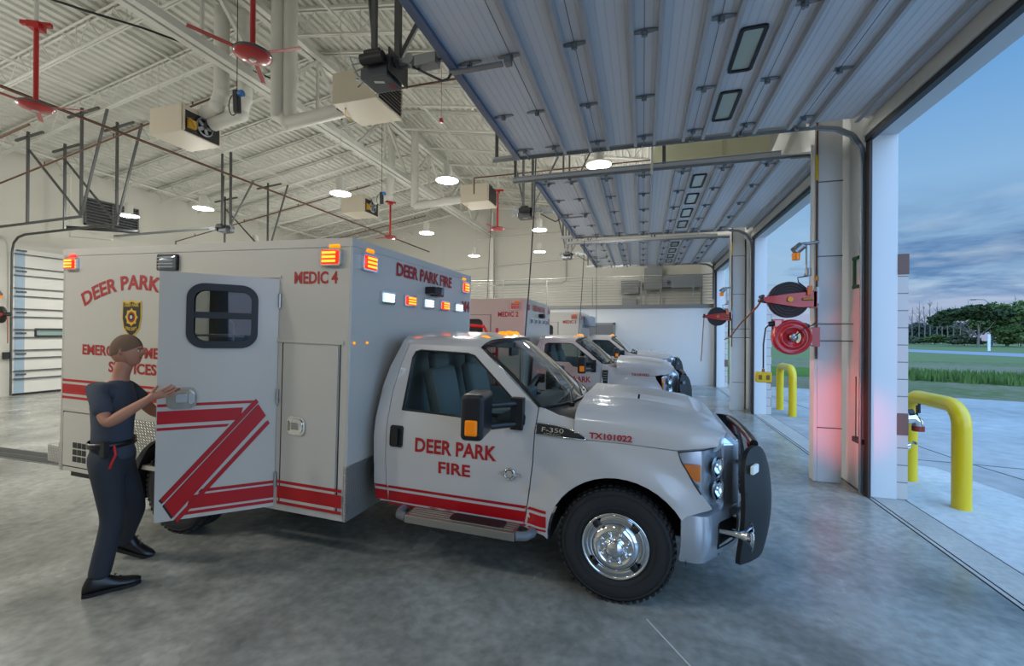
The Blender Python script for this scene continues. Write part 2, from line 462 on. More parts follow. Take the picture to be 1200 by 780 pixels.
            fr = MB(); fr.tube([mp(x, z, -.013) for x, z in [(-.57, .90), (-.50, .88), (-.475, .93), (-.475, 1.21), (-.585, 1.21), (-.585, 1.0), (-.57, .90)]], .006, 5)
            for k in range(4): fr.tube([mp(-.565, 1.02 + k * .045, -.014), mp(-.49, 1.02 + k * .045, -.014)], .006, 5)
            fr.build('vent_trim', CHR, vb)
        # emblem on the door
        em = MB(); c0 = Vector(mp(-.79, .825, -.006))
        em.lathe([(.045, 0), (.045, .008), (.036, .010), (.034, .004)], c0, (0, sg, 0), 18)
        em.box(c0 + Vector((0, sg * .004, 0)), (.17, .008, .016)); em.box(c0 + Vector((0, sg * .006, 0)), (.04, .01, .05))
        em.build('emblem', CHR, d, 'small chrome round emblem with wings')
        # A-pillar inner trim
        # tow mirror
        m = MB(); cx, cy, cz = -.935, 1.34, 1.325
        m.box((cx, sg * cy, cz), (.155, .33, .31), (0, 0, sg * R(-8)))
        mo = m.build('mirror', mat('mirror_black', (26, 28, 33), .3), T, 'large black tow mirror', bevel=.035, seg=4)
        a = MB()
        for zz in (1.36, 1.205): a.tube([(cx, sg * 1.20, zz), (-.84, sg * 1.08, zz), (-.76, sg * .97, zz - .005)], .026, 8)
        a.b2((-.80, sg * .93, 1.16), (-.705, sg * 1.0, 1.40)); a.build('mirror_arm', BLK, mo)
        a = MB(); a.box((cx + .022, sg * (cy + .158), cz - .065), (.085, .035, .105), (0, 0, sg * R(-8))); a.build('mirror_marker', AMB, mo, 'amber mirror lamp', bevel=.012)
        a = MB(); a.box((cx - .067, sg * cy, cz + .02), (.006, .19, .26), (0, 0, sg * R(-8))); a.build('mirror_glass', CHR, mo)
        # running board
        s = MB(); 
        s.b2((-1.60, sg * .93, .385), (-.70, sg * 1.14, .445))
        for k in range(5): s.b2((-1.58, sg * (.955 + k * .035), .445), (-.72, sg * (.967 + k * .035), .452))
        st = s.build('running_board', ALU, T, 'ribbed aluminium running board', bevel=.012)
        s = MB(); s.panel(rect(-1.24, .985, -.80, 1.105, .03), lambda u, v, d: (u, sg * v, .458 - d), .012, step=.3, smooth=False); s.build('step_pad', BLK, st)
        for x0, x1, dirx in ((-1.60, -1.70, -1), (-.70, -.60, 1)):
            s = MB(); s.tube([(x0, sg * 1.11, .415), (x1 - dirx * .03, sg * 1.09, .415), (x1, sg * 1.03, .415), (x1, sg * .93, .42)], .034, 10)
            s.build('step_end', mat('grey_cap', (105, 108, 112), .4), st)
        # headlight
        if not late:
            ho = [(.399, 1.115), (.55, 1.139), (.555, 1.0), (.552, .845), (.505, .915), (.42, 1.055)]
        else:
            ho = [(.50, 1.10), (.553, 1.12), (.556, .95), (.553, .80), (.53, .82), (.51, 1.0)]
        hm = MB(); hm.panel(ho, mp, .01, step=.04, off=-.035); 
        def hf(u, v, dd=0.):
            q = [0, .2, .45, .75, 1]
            yy = float(np.interp(u, q, [.962, .945, .895, .80, .69])); xx = float(np.interp(u, q, [.553, .60, .655, .71, .735]))
            z0 = float(np.interp(u, q, [.845, .785, .745, .738, .738])); z1 = float(np.interp(u, q, [1.139, 1.147, 1.157, 1.164, 1.166]))
            return (xx - .035 * v * v * u - dd * (.3 + .7 * u), sg * (yy - dd * (1 - u)), z0 + (z1 - z0) * v)
        hm.grid(lambda u, v: hf(u, v, .045), 8, 10)
        hl = hm.build('headlight', mat('reflector', (190, 194, 200), .22, .55), T, 'clear headlight with amber corner')
        am = MB()
        if not late: am.panel([(.425, 1.035), (.545, 1.035), (.545, .925), (.515, .925), (.44, 1.01)], mp, .012, step=.05, off=-.006)
        else: am.panel([(.505, 1.08), (.55, 1.09), (.55, .90), (.52, .88), (.512, .95)], mp, .012, step=.05, off=-.005)
        am.build('turn_lens', AMB, hl)
        bl = MB()
        for cz2 in (1.02, .86):
            c = Vector(hf(.5, (cz2 - .74) / .42, .02)); bl.lathe([(.075, .03), (.066, .01), (.03, -.015), (.0, -.018)], c, (1, sg * .55, 0), 20)
        bl.sphere(Vector(hf(.5, .3, .01)), .02); bl.sphere(Vector(hf(.5, .68, .01)), .02)
        bl.build('reflector_bowl', CHR, hl)
        gl = MB(); gl.panel(ho, mp, 0, step=.04, off=.002); gl.grid(lambda u, v: hf(u, v, -.003), 8, 10); gl.build('headlight_lens', LENS, hl)
        tr = MB(); tr.tube([mp(x, z, -.001) for x, z in ho[3:] + ho[:1]] + [hf(k / 8, 1, -.001) for k in range(9)] , .005, 5); tr.build('headlight_edge', BLK, hl)
    # registration number on the right and left
    for sg in (-1, 1):
        flip = 1 if sg < 0 else -1; mp = side(sg); L = MB()
        if late: letters(L, 'TX101022', lambda x, y: mp(.12 + flip * x, 1.175 + y - .06, -.004), .05, .33, .03)
        else: letters(L, 'TX101022', lambda x, y: (-.055 + flip * x, sg * (.990 - .12 * max(0, y - .0)), 1.150 + y), .044, .30, .03)
        L.build('registration_number', TXT, T, 'red registration number')
    # hood
    zc = lambda x: float(np.interp(x, [-.32, .05, .33, .55, .68, .74, .78], [1.395, 1.385, 1.36, 1.325, 1.275, 1.235, 1.17]))
    if late: zc_ = zc; zc = lambda x: zc_(x) + .05
    def hood_pt(u, v):
        s = 2 * v - 1; sg = -1 if s < 0 else 1; a = abs(s)
        xf = .775 - .125 * max(0, (a - .35) / .65) ** 2
        x = -.315 + (xf + .315) * u
        c = zc(x)
        prof_y = [0, .28, .42, .48, .70, .84, .90, .945, .975, 1.0]; e = [0, .30, .46, .54, .76, .90, .955, .985, .995, .993]
        drop = [.012, .008, .002, .018, .035, .06, .085, .12, .165, None]
        yw = float(np.interp(a, prof_y, e))
        zseam = float(np.interp(x, [-.3, .09, .393, .656, .78], [1.137, 1.134, 1.124, 1.166, 1.172]))
        k = (c - zseam) / (.26)
        ds = [d * k if d is not None else c - zseam for d in drop]
        z = c - float(np.interp(a, prof_y, ds))
        y = yw * .985
        if x > .3: y -= (x - .3) ** 2 * .35 * a
        return (x, sg * y, z)
    b = MB(); b.grid(hood_pt, 34, 56)
    def hf2(u, v):
        p = hood_pt(1, v); return (p[0] - .004 - .02 * u, p[1] * (1 - .01 * u), p[2] + (min(p[2], 1.13) - p[2]) * u)
    b.grid(hf2, 1, 56)
    b.build('hood', PAINT, T)
    b = MB()
    for yy in (-.22, -.36) if not late else (): b.cyl((.12, yy, zc(.12) - .02), (.12, yy, zc(.12) + .012), .008, n=8)
    b.b2((-.3, -.90, .90), (.50, .90, 1.10)); b.b2((.50, -.80, .45), (.60, .80, 1.10)); b.b2((-.62, -.94, .56), (-.52, .94, 1.24))
    b.build('engine_bay', DARK, T)
    # roof, back wall
    ry = [0, .25, .5, .72, .86, .95, 1.0]; 
    def roof_pt(u, v):
        s = 2 * v - 1; sg = -1 if s < 0 else 1; a = abs(s)
        y = float(np.interp(a, [0, .5, .8, .93, 1], [0, .40, .64, .735, .766])); z = float(np.interp(a, [0, .3, .5, .8, .93, 1], [1.885, 1.88, 1.872, 1.842, 1.805, 1.764]))
        xr = -1.885 - .02 * (1 - a); xf = -1.145 + .13 * (1 - a * a)
        x = xr + (xf - xr) * u
        z -= .05 * max(0, (u - .75) / .25) ** 2 * (1 - .8 * a) + .05 * max(0, (.12 - u) / .12) ** 2 * (1 - a)
        return (x, sg * y, z)
    b = MB(); b.grid(roof_pt, 16, 36); b.build('roof_panel', PAINT, T)
    b = MB(); b.grid(lambda u, v: Vector(roof_pt(u, v)) * 1 - Vector((0, 0, .03)), 6, 12); b.build('headliner', mat('headliner', (120, 120, 116), .9), T)
    xr = lambda z: float(np.interp(z, [p[1] for p in rear_edge], [p[0] for p in rear_edge]))
    b = MB(); b.grid(lambda u, v: (xr(.46 + 1.38 * u) + (0.0), (2 * v - 1) * min(S(.46 + 1.38 * u), .97), .46 + 1.38 * u), 20, 6)
    b.build('cab_rear_wall', PAINT, T)
    # windshield
    def ws(u, v, off=0.):
        s = 2 * v - 1
        b0 = Vector((-.585 + .20 * (1 - s * s), .905 * s, 1.325 - .02 * (1 - s * s)))
        t0 = Vector((-1.135 + .12 * (1 - s * s), .755 * s, 1.757 + .075 * (1 - s * s)))
        p = b0.lerp(t0, u); p += Vector((.02, 0, .03)).normalized() * (.018 * math.sin(math.pi * u)) + Vector((.6, 0, .8)) * off
        return p
    b = MB(); b.grid(lambda u, v: ws(u, v), 12, 20); g = b.build('windshield', GLS, T)
    b = MB(); path = [ws(0, k / 20, .003) for k in range(21)] + [ws(k / 12, 1, .003) for k in range(1, 13)] + [ws(1, 1 - k / 20, .003) for k in range(1, 21)] + [ws(1 - k / 12, 0, .003) for k in range(1, 13)]
    b.tube(path, .014, 6); b.build('windshield_seal', FRIT, g)
    b = MB(); b.b2((-1.12, -.07, 1.66), (-1.09, .17, 1.74)); b.cyl((-1.1, .03, 1.72), (-1.08, .03, 1.83), .008)
    b.build('rear_view_mirror', BLK, T)
    # cowl and wipers
    def cowl(u, v):
        s = 2 * v - 1
        a = ws(0, v, -.002); 
        p = hood_pt(0, .5 + s * .47); p = Vector((-.300, s * .93, p[2] - .012))
        q = a.lerp(p, u); q.z -= .025 * math.sin(math.pi * u); return q
    b = MB(); b.grid(cowl, 6, 20); cw = b.build('cowl', mat('cowl_black', (36, 37, 38), .6), T, 'black plastic cowl below the windshield')
    for y0 in (-.62, .12):
        w = MB(); p0 = cowl(.45, (y0 + .93) / 1.86) + Vector((0, 0, .02)); p1 = ws(.10, (y0 + .60) / 1.86 + .33, .02); p2 = ws(.16, min(.97, (y0 + .52) / 1.86 + .52), .022)
        w.tube([p0, (p0 + p1) / 2 + Vector((0, 0, .015)), p1], .008, 6); w.tube([ws(.05, (y0 + .93) / 1.86 + .02, .018), p1, p2], .009, 6); w.cyl(p0 - Vector((0, 0, .03)), p0 + Vector((0, 0, .012)), .02)
        w.build('wiper', BLK, T)
    # cab roof clearance lamps
    for yy in (-.56, -.2, 0, .2, .56):
        b = MB(); zz = 1.878 - .045 * (abs(yy) / .56) ** 2
        b.sphere((-1.19 + .05 * (1 - (yy / .6) ** 2), yy, zz), .034, 12, 8, 0, (1.5, .8, .8)); b.build('clearance_lamp', AMBL, T, 'amber cab roof lamp')
    # cab interior
    b = MB()
    for yy in (-.42, .42):
        b.box((-1.35, yy, 1.0), (.50, .50, .16)); b.box((-1.63, yy, 1.28), (.13, .48, .55), (0, R(-14), 0)); 
    b.build('cab_seat', SEAT, T, bevel=.05, seg=3)
    b = MB()
    for yy in (-.42, .42): b.box((-1.70, yy, 1.61), (.10, .27, .17), (0, R(-10), 0))
    b.build('headrest', SEAT, T, bevel=.04, seg=3)
    b = MB(); b.b2((-.95, -.9, .95), (-.55, .9, 1.235)); b.b2((-1.5, -.12, .85), (-1.0, .12, 1.08)); b.b2((-1.93, -.9, .55), (-.6, .9, .62))
    b.box((-.93, .02, 1.27), (.1, .30, .18)); b.build('dashboard', DASH, T, bevel=.03)
    b = MB(); c = Vector((-1.02, .42, 1.28)); ax = Vector((-.85, 0, .5)).normalized(); x_ = Vector((0, 1, 0)); y_ = ax.cross(x_)
    ring = [c + (x_ * math.cos(2 * math.pi * k / 24) + y_ * math.sin(2 * math.pi * k / 24)) * .19 for k in range(25)]
    b.tube(ring, .016, 8); b.cyl(c, c - ax * .12, .03); b.beam(c - x_ * .18, c + x_ * .18, .04, .02)
    b.build('steering_wheel', BLK, T)
    if late or True:
        b = MB(); b.box((-1.1, -.2, 1.16), (.25, .3, .03), (0, 0, .3)); b.build('map_clipboard', mat('clip_white', (190, 190, 185), .6), T)
    # ---------------- front end
    # bumper
    bp_ = [(.43, .988), (.565, .980), (.605, .960), (.63, .92), (.762, .742), (.875, .56), (.905, .30), (.912, 0)]
    pts = [(x, -y) for x, y in bp_] + [(x, y) for x, y in bp_[::-1][1:]]
    cum = [0]
    for i in range(1, len(pts)): cum.append(cum[-1] + math.dist(pts[i], pts[i - 1]))
    tot = cum[-1]
    def bmp(u, v, d):
        x = float(np.interp(u, cum, [p[0] for p in pts])); y = float(np.interp(u, cum, [p[1] for p in pts]))
        k = (v - .53) / .165; bulge = .012 * (1 - k * k) - .03 * max(0, -k) ** 2
        nx, ny = (x - .2), y * .9; n = math.hypot(nx, ny) or 1
        return (x + nx / n * (bulge - d), y + ny / n * (bulge - d), v)
    def band(u0, u1): return rect(u0, .365, u1, .695)
    fog = [rect(u - .15, .435, u + .15, .63, .03) for u in (cum[4] + .0, tot - cum[4])]
    b = MB(); b.panel(rect(0, .365, tot, .695, .02), bmp, .015, fog, step=.05)
    b.grid(lambda u, v: tuple(Vector(bmp(tot * u, .695, .0)).lerp(Vector((.55, (2 * u - 1) * .9, .735)), v)), 30, 1); bu = b.build('front_bumper', BCH, T, 'chrome front bumper')
    b = MB()
    for u in (cum[4], tot - cum[4]):
        b.panel(rect(u - .17, .41, u + .17, .65), bmp, 0, step=.08, off=-.05)
    b.b2((.5, -.80, .38), (.70, .80, .64)); b.build('bumper_inset', BLK, bu)
    # grille
    b = MB(); g0, g1 = .64, 1.175
    for sg in (-1, 1): 
        b.prism([(.60, sg * .70, g0), (.735, sg * .70, g0), (.80, sg * .665, g0), (.852, sg * .59, g0), (.858, sg * .50, g0), (.80, sg * .49, g0), (.60, sg * .55, g0)], (-.012, 0, .50)); b.prism([(.60, sg * .70, 1.13), (.725, sg * .70, 1.13), (.79, sg * .665, 1.13), (.838, sg * .59, 1.13), (.845, sg * .50, 1.13), (.79, sg * .49, 1.13), (.60, sg * .55, 1.13)], (-.06, 0, .05))
    for z0 in (g0, .80, .95, 1.115): b.b2((.78 if z0 > g0 else .76, -.6, z0), (.835, .6, z0 + .045))
    for sg in (-1, 1):
        for yy in (.2,): b.b2((.775, sg * yy - .02, g0), (.83, sg * yy + .02, 1.15))
    gr = b.build('grille', BCH, T, 'chrome bar grille', bevel=.012)
    b = MB(); b.b2((.64, -.6, g0), (.775, .6, 1.15)); 
    for k in range(24): b.b2((.775, -.58 + k * .05, g0), (.782, -.57 + k * .05, 1.15))
    b.build('grille_mesh', BLK, gr)
    b = MB(); b.lathe([(.075, 0), (.08, .01), (.07, .018), (0, .02)], (.835, 0, .92), (1, 0, 0), 24); b.build('grille_oval', mat('badge_blue', (30, 50, 110), .25), gr)
    # push guard
    b = MB(); zt = 1.11
    for sg in (-1, 1):
        b.tube([(.80, sg * .38, .36), (.98, sg * .38, .40), (1.03, sg * .38, .60), (1.0, sg * .38, .95), (.955, sg * .40, 1.10)], .028, 10)
        b.tube([(1.0, sg * .38, .98), (1.0, sg * .25, 1.0)], .02, 8)
        b.b2((.82, sg * .36, .42), (1.0, sg * .40, .50))
        b.tube([(.93, sg * .62, .58), (1.0, sg * .5, .60), (1.02, sg * .38, .60)], .018, 8); b.tube([(.86, sg * .72, .95), (.98, sg * .6, .95), (1.0, sg * .38, .95)], .018, 8)
    b.tube([(.955, -.52, 1.12), (.965, -.3, 1.13), (.97, 0, 1.13), (.965, .3, 1.13), (.955, .52, 1.12)], .03, 10)
    for zz in (.60, .80): b.tube([(1.02, -.38, zz), (1.03, 0, zz), (1.02, .38, zz)], .02, 8)
    pg = b.build('push_guard', mat('guard_black', (20, 21, 23), .35), T, 'black tubular push guard with rubber side wings')
    wing = [(.0, .60), (.02, .45), (.07, .355), (.16, .335), (.46, .345), (.53, .37), (.555, .55), (.545, .88), (.50, 1.02), (.43, 1.10), (.34, 1.13), (.20, 1.125), (.09, 1.05), (.03, .90)]
    for sg in (-1, 1):
        def wm(u, v, d, sg=sg):
            t = u / .555
            p = Vector((1.095 - .25 * t ** 1.6 - .07 * max(0, (v - .70) / .42) ** 2 - .05 * max(0, (.70 - v) / .38) ** 2, sg * (.46 + .40 * t), v)); n = Vector((.85, sg * .5 * t, 0)).normalized()
            return tuple(p - n * d)
        b = MB(); b.panel(smooth_poly(wing), wm, .03, step=.045); wg = b.build('guard_wing', mat('guard_rubber', (17, 18, 19), .5), pg, 'black rubber guard wing')
        c = Vector(wm(.42, 1.0, 0)); b = MB(); b.box(c + Vector((.012, sg * .010, 0)), (.025, .11, .06), (0, 0, sg * R(28))); b.build('guard_flasher', mat('dim_white_lens', (190, 205, 210), .2, emit=(200, 225, 230), estr=.25) if lit else GREYL, wg, 'white flasher', bevel=.008)
    for sg in (-1, 1): b = MB(); b.lathe([(.012, 0), (.016, .08), (.024, .13), (.045, .165), (.092, .190), (.096, .192), (.090, .188), (.04, .16), (.02, .12)], (.67, sg * .965, .615), (1, sg * .03, -.03), 24); b.build('air_horn', CHR, T, 'chrome trumpet horn')
    if lit:
        b = MB(); b.box((.86, .24, 1.02), (.03, .12, .05)); b.box((.86, -.24, 1.02), (.03, .12, .05)); b.build('grille_flasher', REDL, gr, 'red grille flasher')
    # ---------------- patient module
    X0, X1, Z0, Z1, Wd = -5.59, -2.085, .342, 2.575, 1.22
    sp = lambda u, v, d: (u, -Wd + d, v)
    ho = rect(-3.585, .40, -2.80, 2.285, .04)
    well = []
    for k in range(15):
        a = R(200 - 220 * k / 14) if False else R(-12 + 204 * k / 14); well.append((-4.03 + .49 * math.cos(a), zr + .02 + .49 * math.sin(a)))
    wellp = [(p[0], p[1]) for p in well if p[1] > Z0 + .001]
    outline = [(X0, Z0), (X0, Z1), (X1, Z1), (X1, Z0)]
    wr = sorted(wellp, key=lambda p: -p[0])
    outline += [(wr[0][0], Z0)] + wellp + [(wr[-1][0], Z0)]
    b = MB(); b.panel(outline, sp, .05, [ho] if opened else [], step=.35, smooth=False)
    sl = lambda u, v, d: (u, Wd - d, v)
    b.panel(outline, sl, .05, [], step=.35, smooth=False)
    b.b2((X1 - .05, -Wd + .05, Z0), (X1, Wd - .05, Z1)); b.b2((X0, -Wd + .05, Z0), (X0 + .05, Wd - .05, Z1))
    b.b2((X0, -Wd, Z1 - .0), (X1, Wd, Z1 + .03)); b.b2((X0, -Wd + .05, Z0 + .12), (X1, Wd - .05, Z0 + .16))
    mod = b.build('patient_module', PAINT2, T, 'white square patient compartment')
    # corner extrusions / trims
    b = MB()
    for sg in (-1, 1):
        b.b2((X0 - .004, sg * (Wd + .006), Z1 - .035), (X1 + .004, sg * (Wd - .02), Z1 + .034))
        for xx in (X0, X1): b.cyl((xx + (.012 if xx == X0 else -.012), sg * (Wd - .012), Z0), (xx + (.012 if xx == X0 else -.012), sg * (Wd - .012), Z1), .017, n=10)
    b.b2((X1 - .02, -Wd, Z1 - .03), (X1 + .006, Wd, Z1 + .034)); b.b2((X0 - .006, -Wd, Z1 - .03), (X0 + .02, Wd, Z1 + .034))
    b.b2((-2.82, -Wd - .012, 1.755), (-2.14, -Wd, 1.785))     # drip rail
    b.b2((X0 + .05, -Wd - .012, .955), (-4.62, -Wd, .985))
    b.b2((-3.60, -Wd - .01, 2.295), (-2.78, -Wd, 2.315))
    b.build('body_trim', PAINT2, mod)
    # tall compartment door
    dm = lambda u, v, d: (u, -Wd - .012 + d, v)
    b = MB(); b.panel(rect(-2.73, .41, -2.185, 1.745, .01), dm, .012, step=.5, smooth=False)
    cd = b.build('compartment_door', PAINT2, mod, 'tall compartment door with paddle latch')
    b = MB(); bdr = rect(-2.745, .40, -2.17, 1.758)
    b.tube([(x, -Wd - .001, z) for x, z in bdr + bdr[:1]], .006, 4)
    b.build('door_gasket', BLK, mod)
    def latch(par, x, z, mapf, w=.18, h=.155):
        b = MB(); b.panel(rect(x - w / 2, z - h / 2, x + w / 2, z + h / 2, .05), mapf, .012, step=.3, off=.010)
        b.panel(rect(x - w / 2 + .02, z - h / 2 + .02, x + w / 2 - .02, z + h / 2 - .02, .04), mapf, .004, step=.3, off=.018)
        o = b.build('latch', CHR, par, 'chrome paddle latch')
        b = MB(); b.panel(rect(x - .035, z - .03, x + .035, z + .03, .012), mapf, .01, step=.3, off=.022); b.panel(rect(x - w * .42, z - .045, x - .045, z + .045, .02), mapf, .01, step=.3, off=.02)
        b.build('latch_paddle', ALU, o)
    latch(cd, -2.575, 1.07, dm)
    # rear lower compartment
    b = MB(); b.panel(rect(-5.52, .40, -4.66, .94, .01), dm, .012, step=.6, smooth=False); rc = b.build('compartment_door', PAINT2, mod, 'low rear compartment door with black louvres')
    b = MB()
    for gx in (-5.36, -4.98):
        for i in range(3):
            for j in range(3): b.b2((gx + i * .07, -Wd - .016, .45 + j * .07), (gx + i * .07 + .055, -Wd - .012, .45 + j * .07 + .055))
    b.build('louvre', BLK, rc)
    latch(rc, -4.78, .50, dm, .12, .1)
    b = MB(); b.b2((-4.6, -Wd - .02, .60), (-4.565, -Wd - .01, .64)); b.b2((-4.98, -Wd - .02, .60), (-4.90, -Wd - .01, .64)); b.build('side_reflector', REDU, mod)
    bdr = rect(-5.535, .39, -4.645, .95); b = MB(); b.tube([(x, -Wd - .001, z) for x, z in bdr + bdr[:1]], .006, 4); b.build('door_gasket', BLK, mod)
    # diamond plate
    b = MB()
    dout = [(-4.60, .36), (-4.60, .95), (-3.46, .95), (-3.46, .36)] 
    pl_out = [(-4.60, Z0), (-4.60, .95), (-3.60, .95), (-3.60, Z0 if not opened else Z0), (wr[0][0] if wr[0][0] < -3.6 else -3.60, Z0)]
    pl = [(-4.60, Z0 + .002), (-4.60, .95), (-3.61, .95), (-3.61, .60)]
    arc = [p for p in well if p[0] < -3.62 and p[1] > Z0 + .002]
    arc = [(p[0] - (0), p[1]) for p in arc]
    b.panel(pl + arc + [], dm, .010, step=.3, smooth=False, off=-.004)
    b.build('diamond_plate', DIA, mod, 'aluminium diamond plate around the rear wheel')
    for q0, q1 in (((-2.11, -Wd - .004, Z0), (X1 + .004, -Wd + .01, .785)), ((X1, -Wd, Z0), (X1 + .005, -.55, .785)), ((X1, .55, Z0), (X1 + .005, Wd, .785)), ((X0 - .005, -Wd, Z0), (X0, Wd, .8)), ((X0 - .004, -Wd - .004, Z0), (X0 + .05, -Wd, .62))):
        b = MB(); b.b2(q0, q1); b.build('diamond_plate', DIA, mod, 'aluminium diamond plate corner guard')
    b = MB(); b.b2((X0 - .22, -1.15, .36), (X0 - .0, 1.15, .46)); b.b2((X0 - .20, -1.22, .40), (X0 - .01, -1.0, .58)); b.b2((X0 - .20, 1.0, .40), (X0 - .01, 1.22, .58))
    b.build('rear_step', DIA, T, bevel=.01)
    b = MB(); b.b2((X0 + .05, -1.15, .26), (-4.6, -1.0, .34)); b.b2((-4.60, -1.2, .12), (-4.585, -.75, .40)); b.b2((-4.60, .75, .12), (-4.585, 1.2, .40)); b.build('mud_flap', BLK, T)
    # stripes on the module side
    up = ((1.255, 1.28), (1.13, 1.23), (1.08, 1.105)); lo_ = ((.575, .60), (.45, .555), (.40, .425))
    xa = -3.62 if opened else -3.3
    for z0, z1 in up:
        MB().add([(X0 + .01, -Wd - .002, z0), (xa, -Wd - .002, z0), (xa, -Wd - .002, z1), (X0 + .01, -Wd - .002, z1)], [(0, 1, 2, 3)]).build('stripe', REDP, mod, 'red stripe')
    for z0, z1 in lo_:
        MB().add([(-2.76, -Wd - .0135, z0), (-2.115, -Wd - .0135, z0), (-2.115, -Wd - .0135, z1), (-2.76, -Wd - .0135, z1)], [(0, 1, 2, 3)]).build('stripe', REDP, mod, 'red stripe')
    for z0, z1 in lo_ + up:
        MB().add([(X0 + .01 if z0 > 1 else -2.76, Wd + .003, z0), (X1 - .03, Wd + .003, z0), (X1 - .03, Wd + .003, z1), (X0 + .01 if z0 > 1 else -2.76, Wd + .003, z1)], [(3, 2, 1, 0)]).build('stripe', REDP, mod, 'red stripe')
    # side lettering
    cx = -4.53; rad = 1.62; cz = 2.165 + .03 - rad
    vs, fs = text2d('DEER PARK FIRE', .140, 1.50, .03)
    MB().add([(cx + (rad + y) * math.sin(x / rad), -Wd - .003, cz + (rad + y) * math.cos(x / rad)) for x, y in vs], fs).build('lettering', TXT, mod, 'arched red lettering reading DEER PARK FIRE')
    letters(MB(), 'EMERGENCY MEDICAL', lambda x, y: (cx + .01 + x, -Wd - .003, 1.54 + y), .105, 1.50, .03).build('lettering', TXT, mod, 'red lettering reading EMERGENCY MEDICAL')
    letters(MB(), 'SERVICES', lambda x, y: (cx - .02 + x, -Wd - .003, 1.385 + y), .105, .66, .03).build('lettering', TXT, mod, 'red lettering reading SERVICES')
    letters(MB(), lettering, lambda x, y: (-2.43 + x, -Wd - .003, 2.243 + y), .103, .43, .03).build('lettering', TXT, mod, 'red lettering reading ' + lettering)
    letters(MB(), 'DEER PARK FIRE', lambda x, y: (X1 + .008, .02 + x, 2.39 + y), .125, 1.20, .03).build('lettering', TXT, mod, 'red lettering reading DEER PARK FIRE on the front')
    letters(MB(), number, lambda x, y: (X1 + .008, 1.06 + x, 2.13 + y), .14, .24, .03).build('lettering', TXT, mod, 'red lettering reading ' + number)
    # shield emblem
    sh = [(-4.70, 2.09), (-4.635, 2.075), (-4.57, 2.095), (-4.505, 2.075), (-4.44, 2.09), (-4.435, 1.92), (-4.46, 1.82), (-4.51, 1.765), (-4.57, 1.73), (-4.63, 1.765), (-4.68, 1.82), (-4.705, 1.92)]
    b = MB(); b.panel(sh, sp, 0, step=.5, off=.003, smooth=False)
    b.add([(p[0] * .9 - .457, -Wd - .004, 1.915 + (p[1] - 1.915) * .9) for p in sh], [tuple(range(len(sh)))[::-1]], 1)
    star = []
    for k in range(24):
        a = 2 * math.pi * k / 24; r_ = .072 if k % 3 else .088; star.append((-4.57 + r_ * math.cos(a), -Wd - .005, 1.93 + r_ * math.sin(a)))
    b.add(star, [tuple(range(24))], 0)
    for r_, mi, dd in ((.052, 2, .006), (.036, 1, .007), (.018, 3, .008)):
        b.add([(-4.57 + r_ * math.cos(2 * math.pi * k / 20), -Wd - dd, 1.93 + r_ * math.sin(2 * math.pi * k / 20)) for k in range(20)], [tuple(range(20))], mi)
    letters(b, 'DEER PARK', lambda x, y: (-4.57 + x, -Wd - .005, 2.03 + y), .032, .20, .02, 0)
    letters(b, 'FIRE DEPT', lambda x, y: (-4.57 + x, -Wd - .005, 1.80 + y + 2 * x * x), .03, .15, .02, 0)
    b.build('shield_emblem', [mat('gold_vinyl', (214, 176, 40), .4), BLKV, TXT, mat('silver_vinyl', (190, 192, 196), .4)], mod, 'black and gold fire department shield')
    # lamps
    rl = 'red' if lit else 'redoff'; wl = 'white' if lit else 'off'
    flasher(mod, (-2.275, -Wd, 2.455), (0, -1, 0), .20, .14, rl); marker(mod, (-2.25, -Wd, 2.545), (0, -1, 0), AMBL if lit else AMB)
    flasher(mod, (-5.45, -Wd, 2.455), (0, -1, 0), .18, .13, rl); marker(mod, (-5.45, -Wd, 2.535), (0, -1, 0), REDL if lit else REDU)
    flasher(mod, (-4.09, -Wd, 2.445), (0, -1, 0), .25, .15, 'dark', 'scene_light')
    for yy, k in ((-1.01, rl), (1.01, rl)):
        flasher(mod, (X1, yy, 2.44), (1, 0, 0), .20, .14, k); marker(mod, (X1, yy + .02 * (1 if yy < 0 else -1), 2.545), (1, 0, 0), AMBL if lit else AMB)
    for yy, k in ((-.73, 'white'), (-.34, 'red'), (.04, 'white'), (.43, 'red'), (.82, 'white')):
        flasher(mod, (X1, yy, 2.17), (1, 0, 0), .22, .11, k if lit else 'off')
    b = MB(); b.b2((X1, -.02, 2.27), (X1 + .12, .14, 2.345)); b.b2((X1, .10, 2.255), (X1 + .10, .24, 2.355)); fl = b.build('flood_lamp', BLK, mod, bevel=.01)
    b = MB(); b.b2((X1 + .10, .115, 2.27), (X1 + .104, .225, 2.34)); b.build('lens', GREYL, fl)
    if lit:
        b = MB()
        for yy in (-1.17, -1.0): b.sphere((X1 + .004, yy, 1.77), .012)
        b.build('clearance_lamp', AMBL, mod)
    if condenser:
        b = MB(); b.b2((X1, -.35, 2.16), (X1 + .28, .85, 2.52)); b.build('condenser', mat('condenser_grey', (150, 160, 172), .4), mod, 'square grey condenser box', bevel=.03)
    # rear doors + left side detail
    b = MB(); b.b2((X0 - .012, -.75, .55), (X0, -.01, 2.2)); b.b2((X0 - .012, .01, .55), (X0, .75, 2.2)); b.build('rear_door', PAINT2, mod)
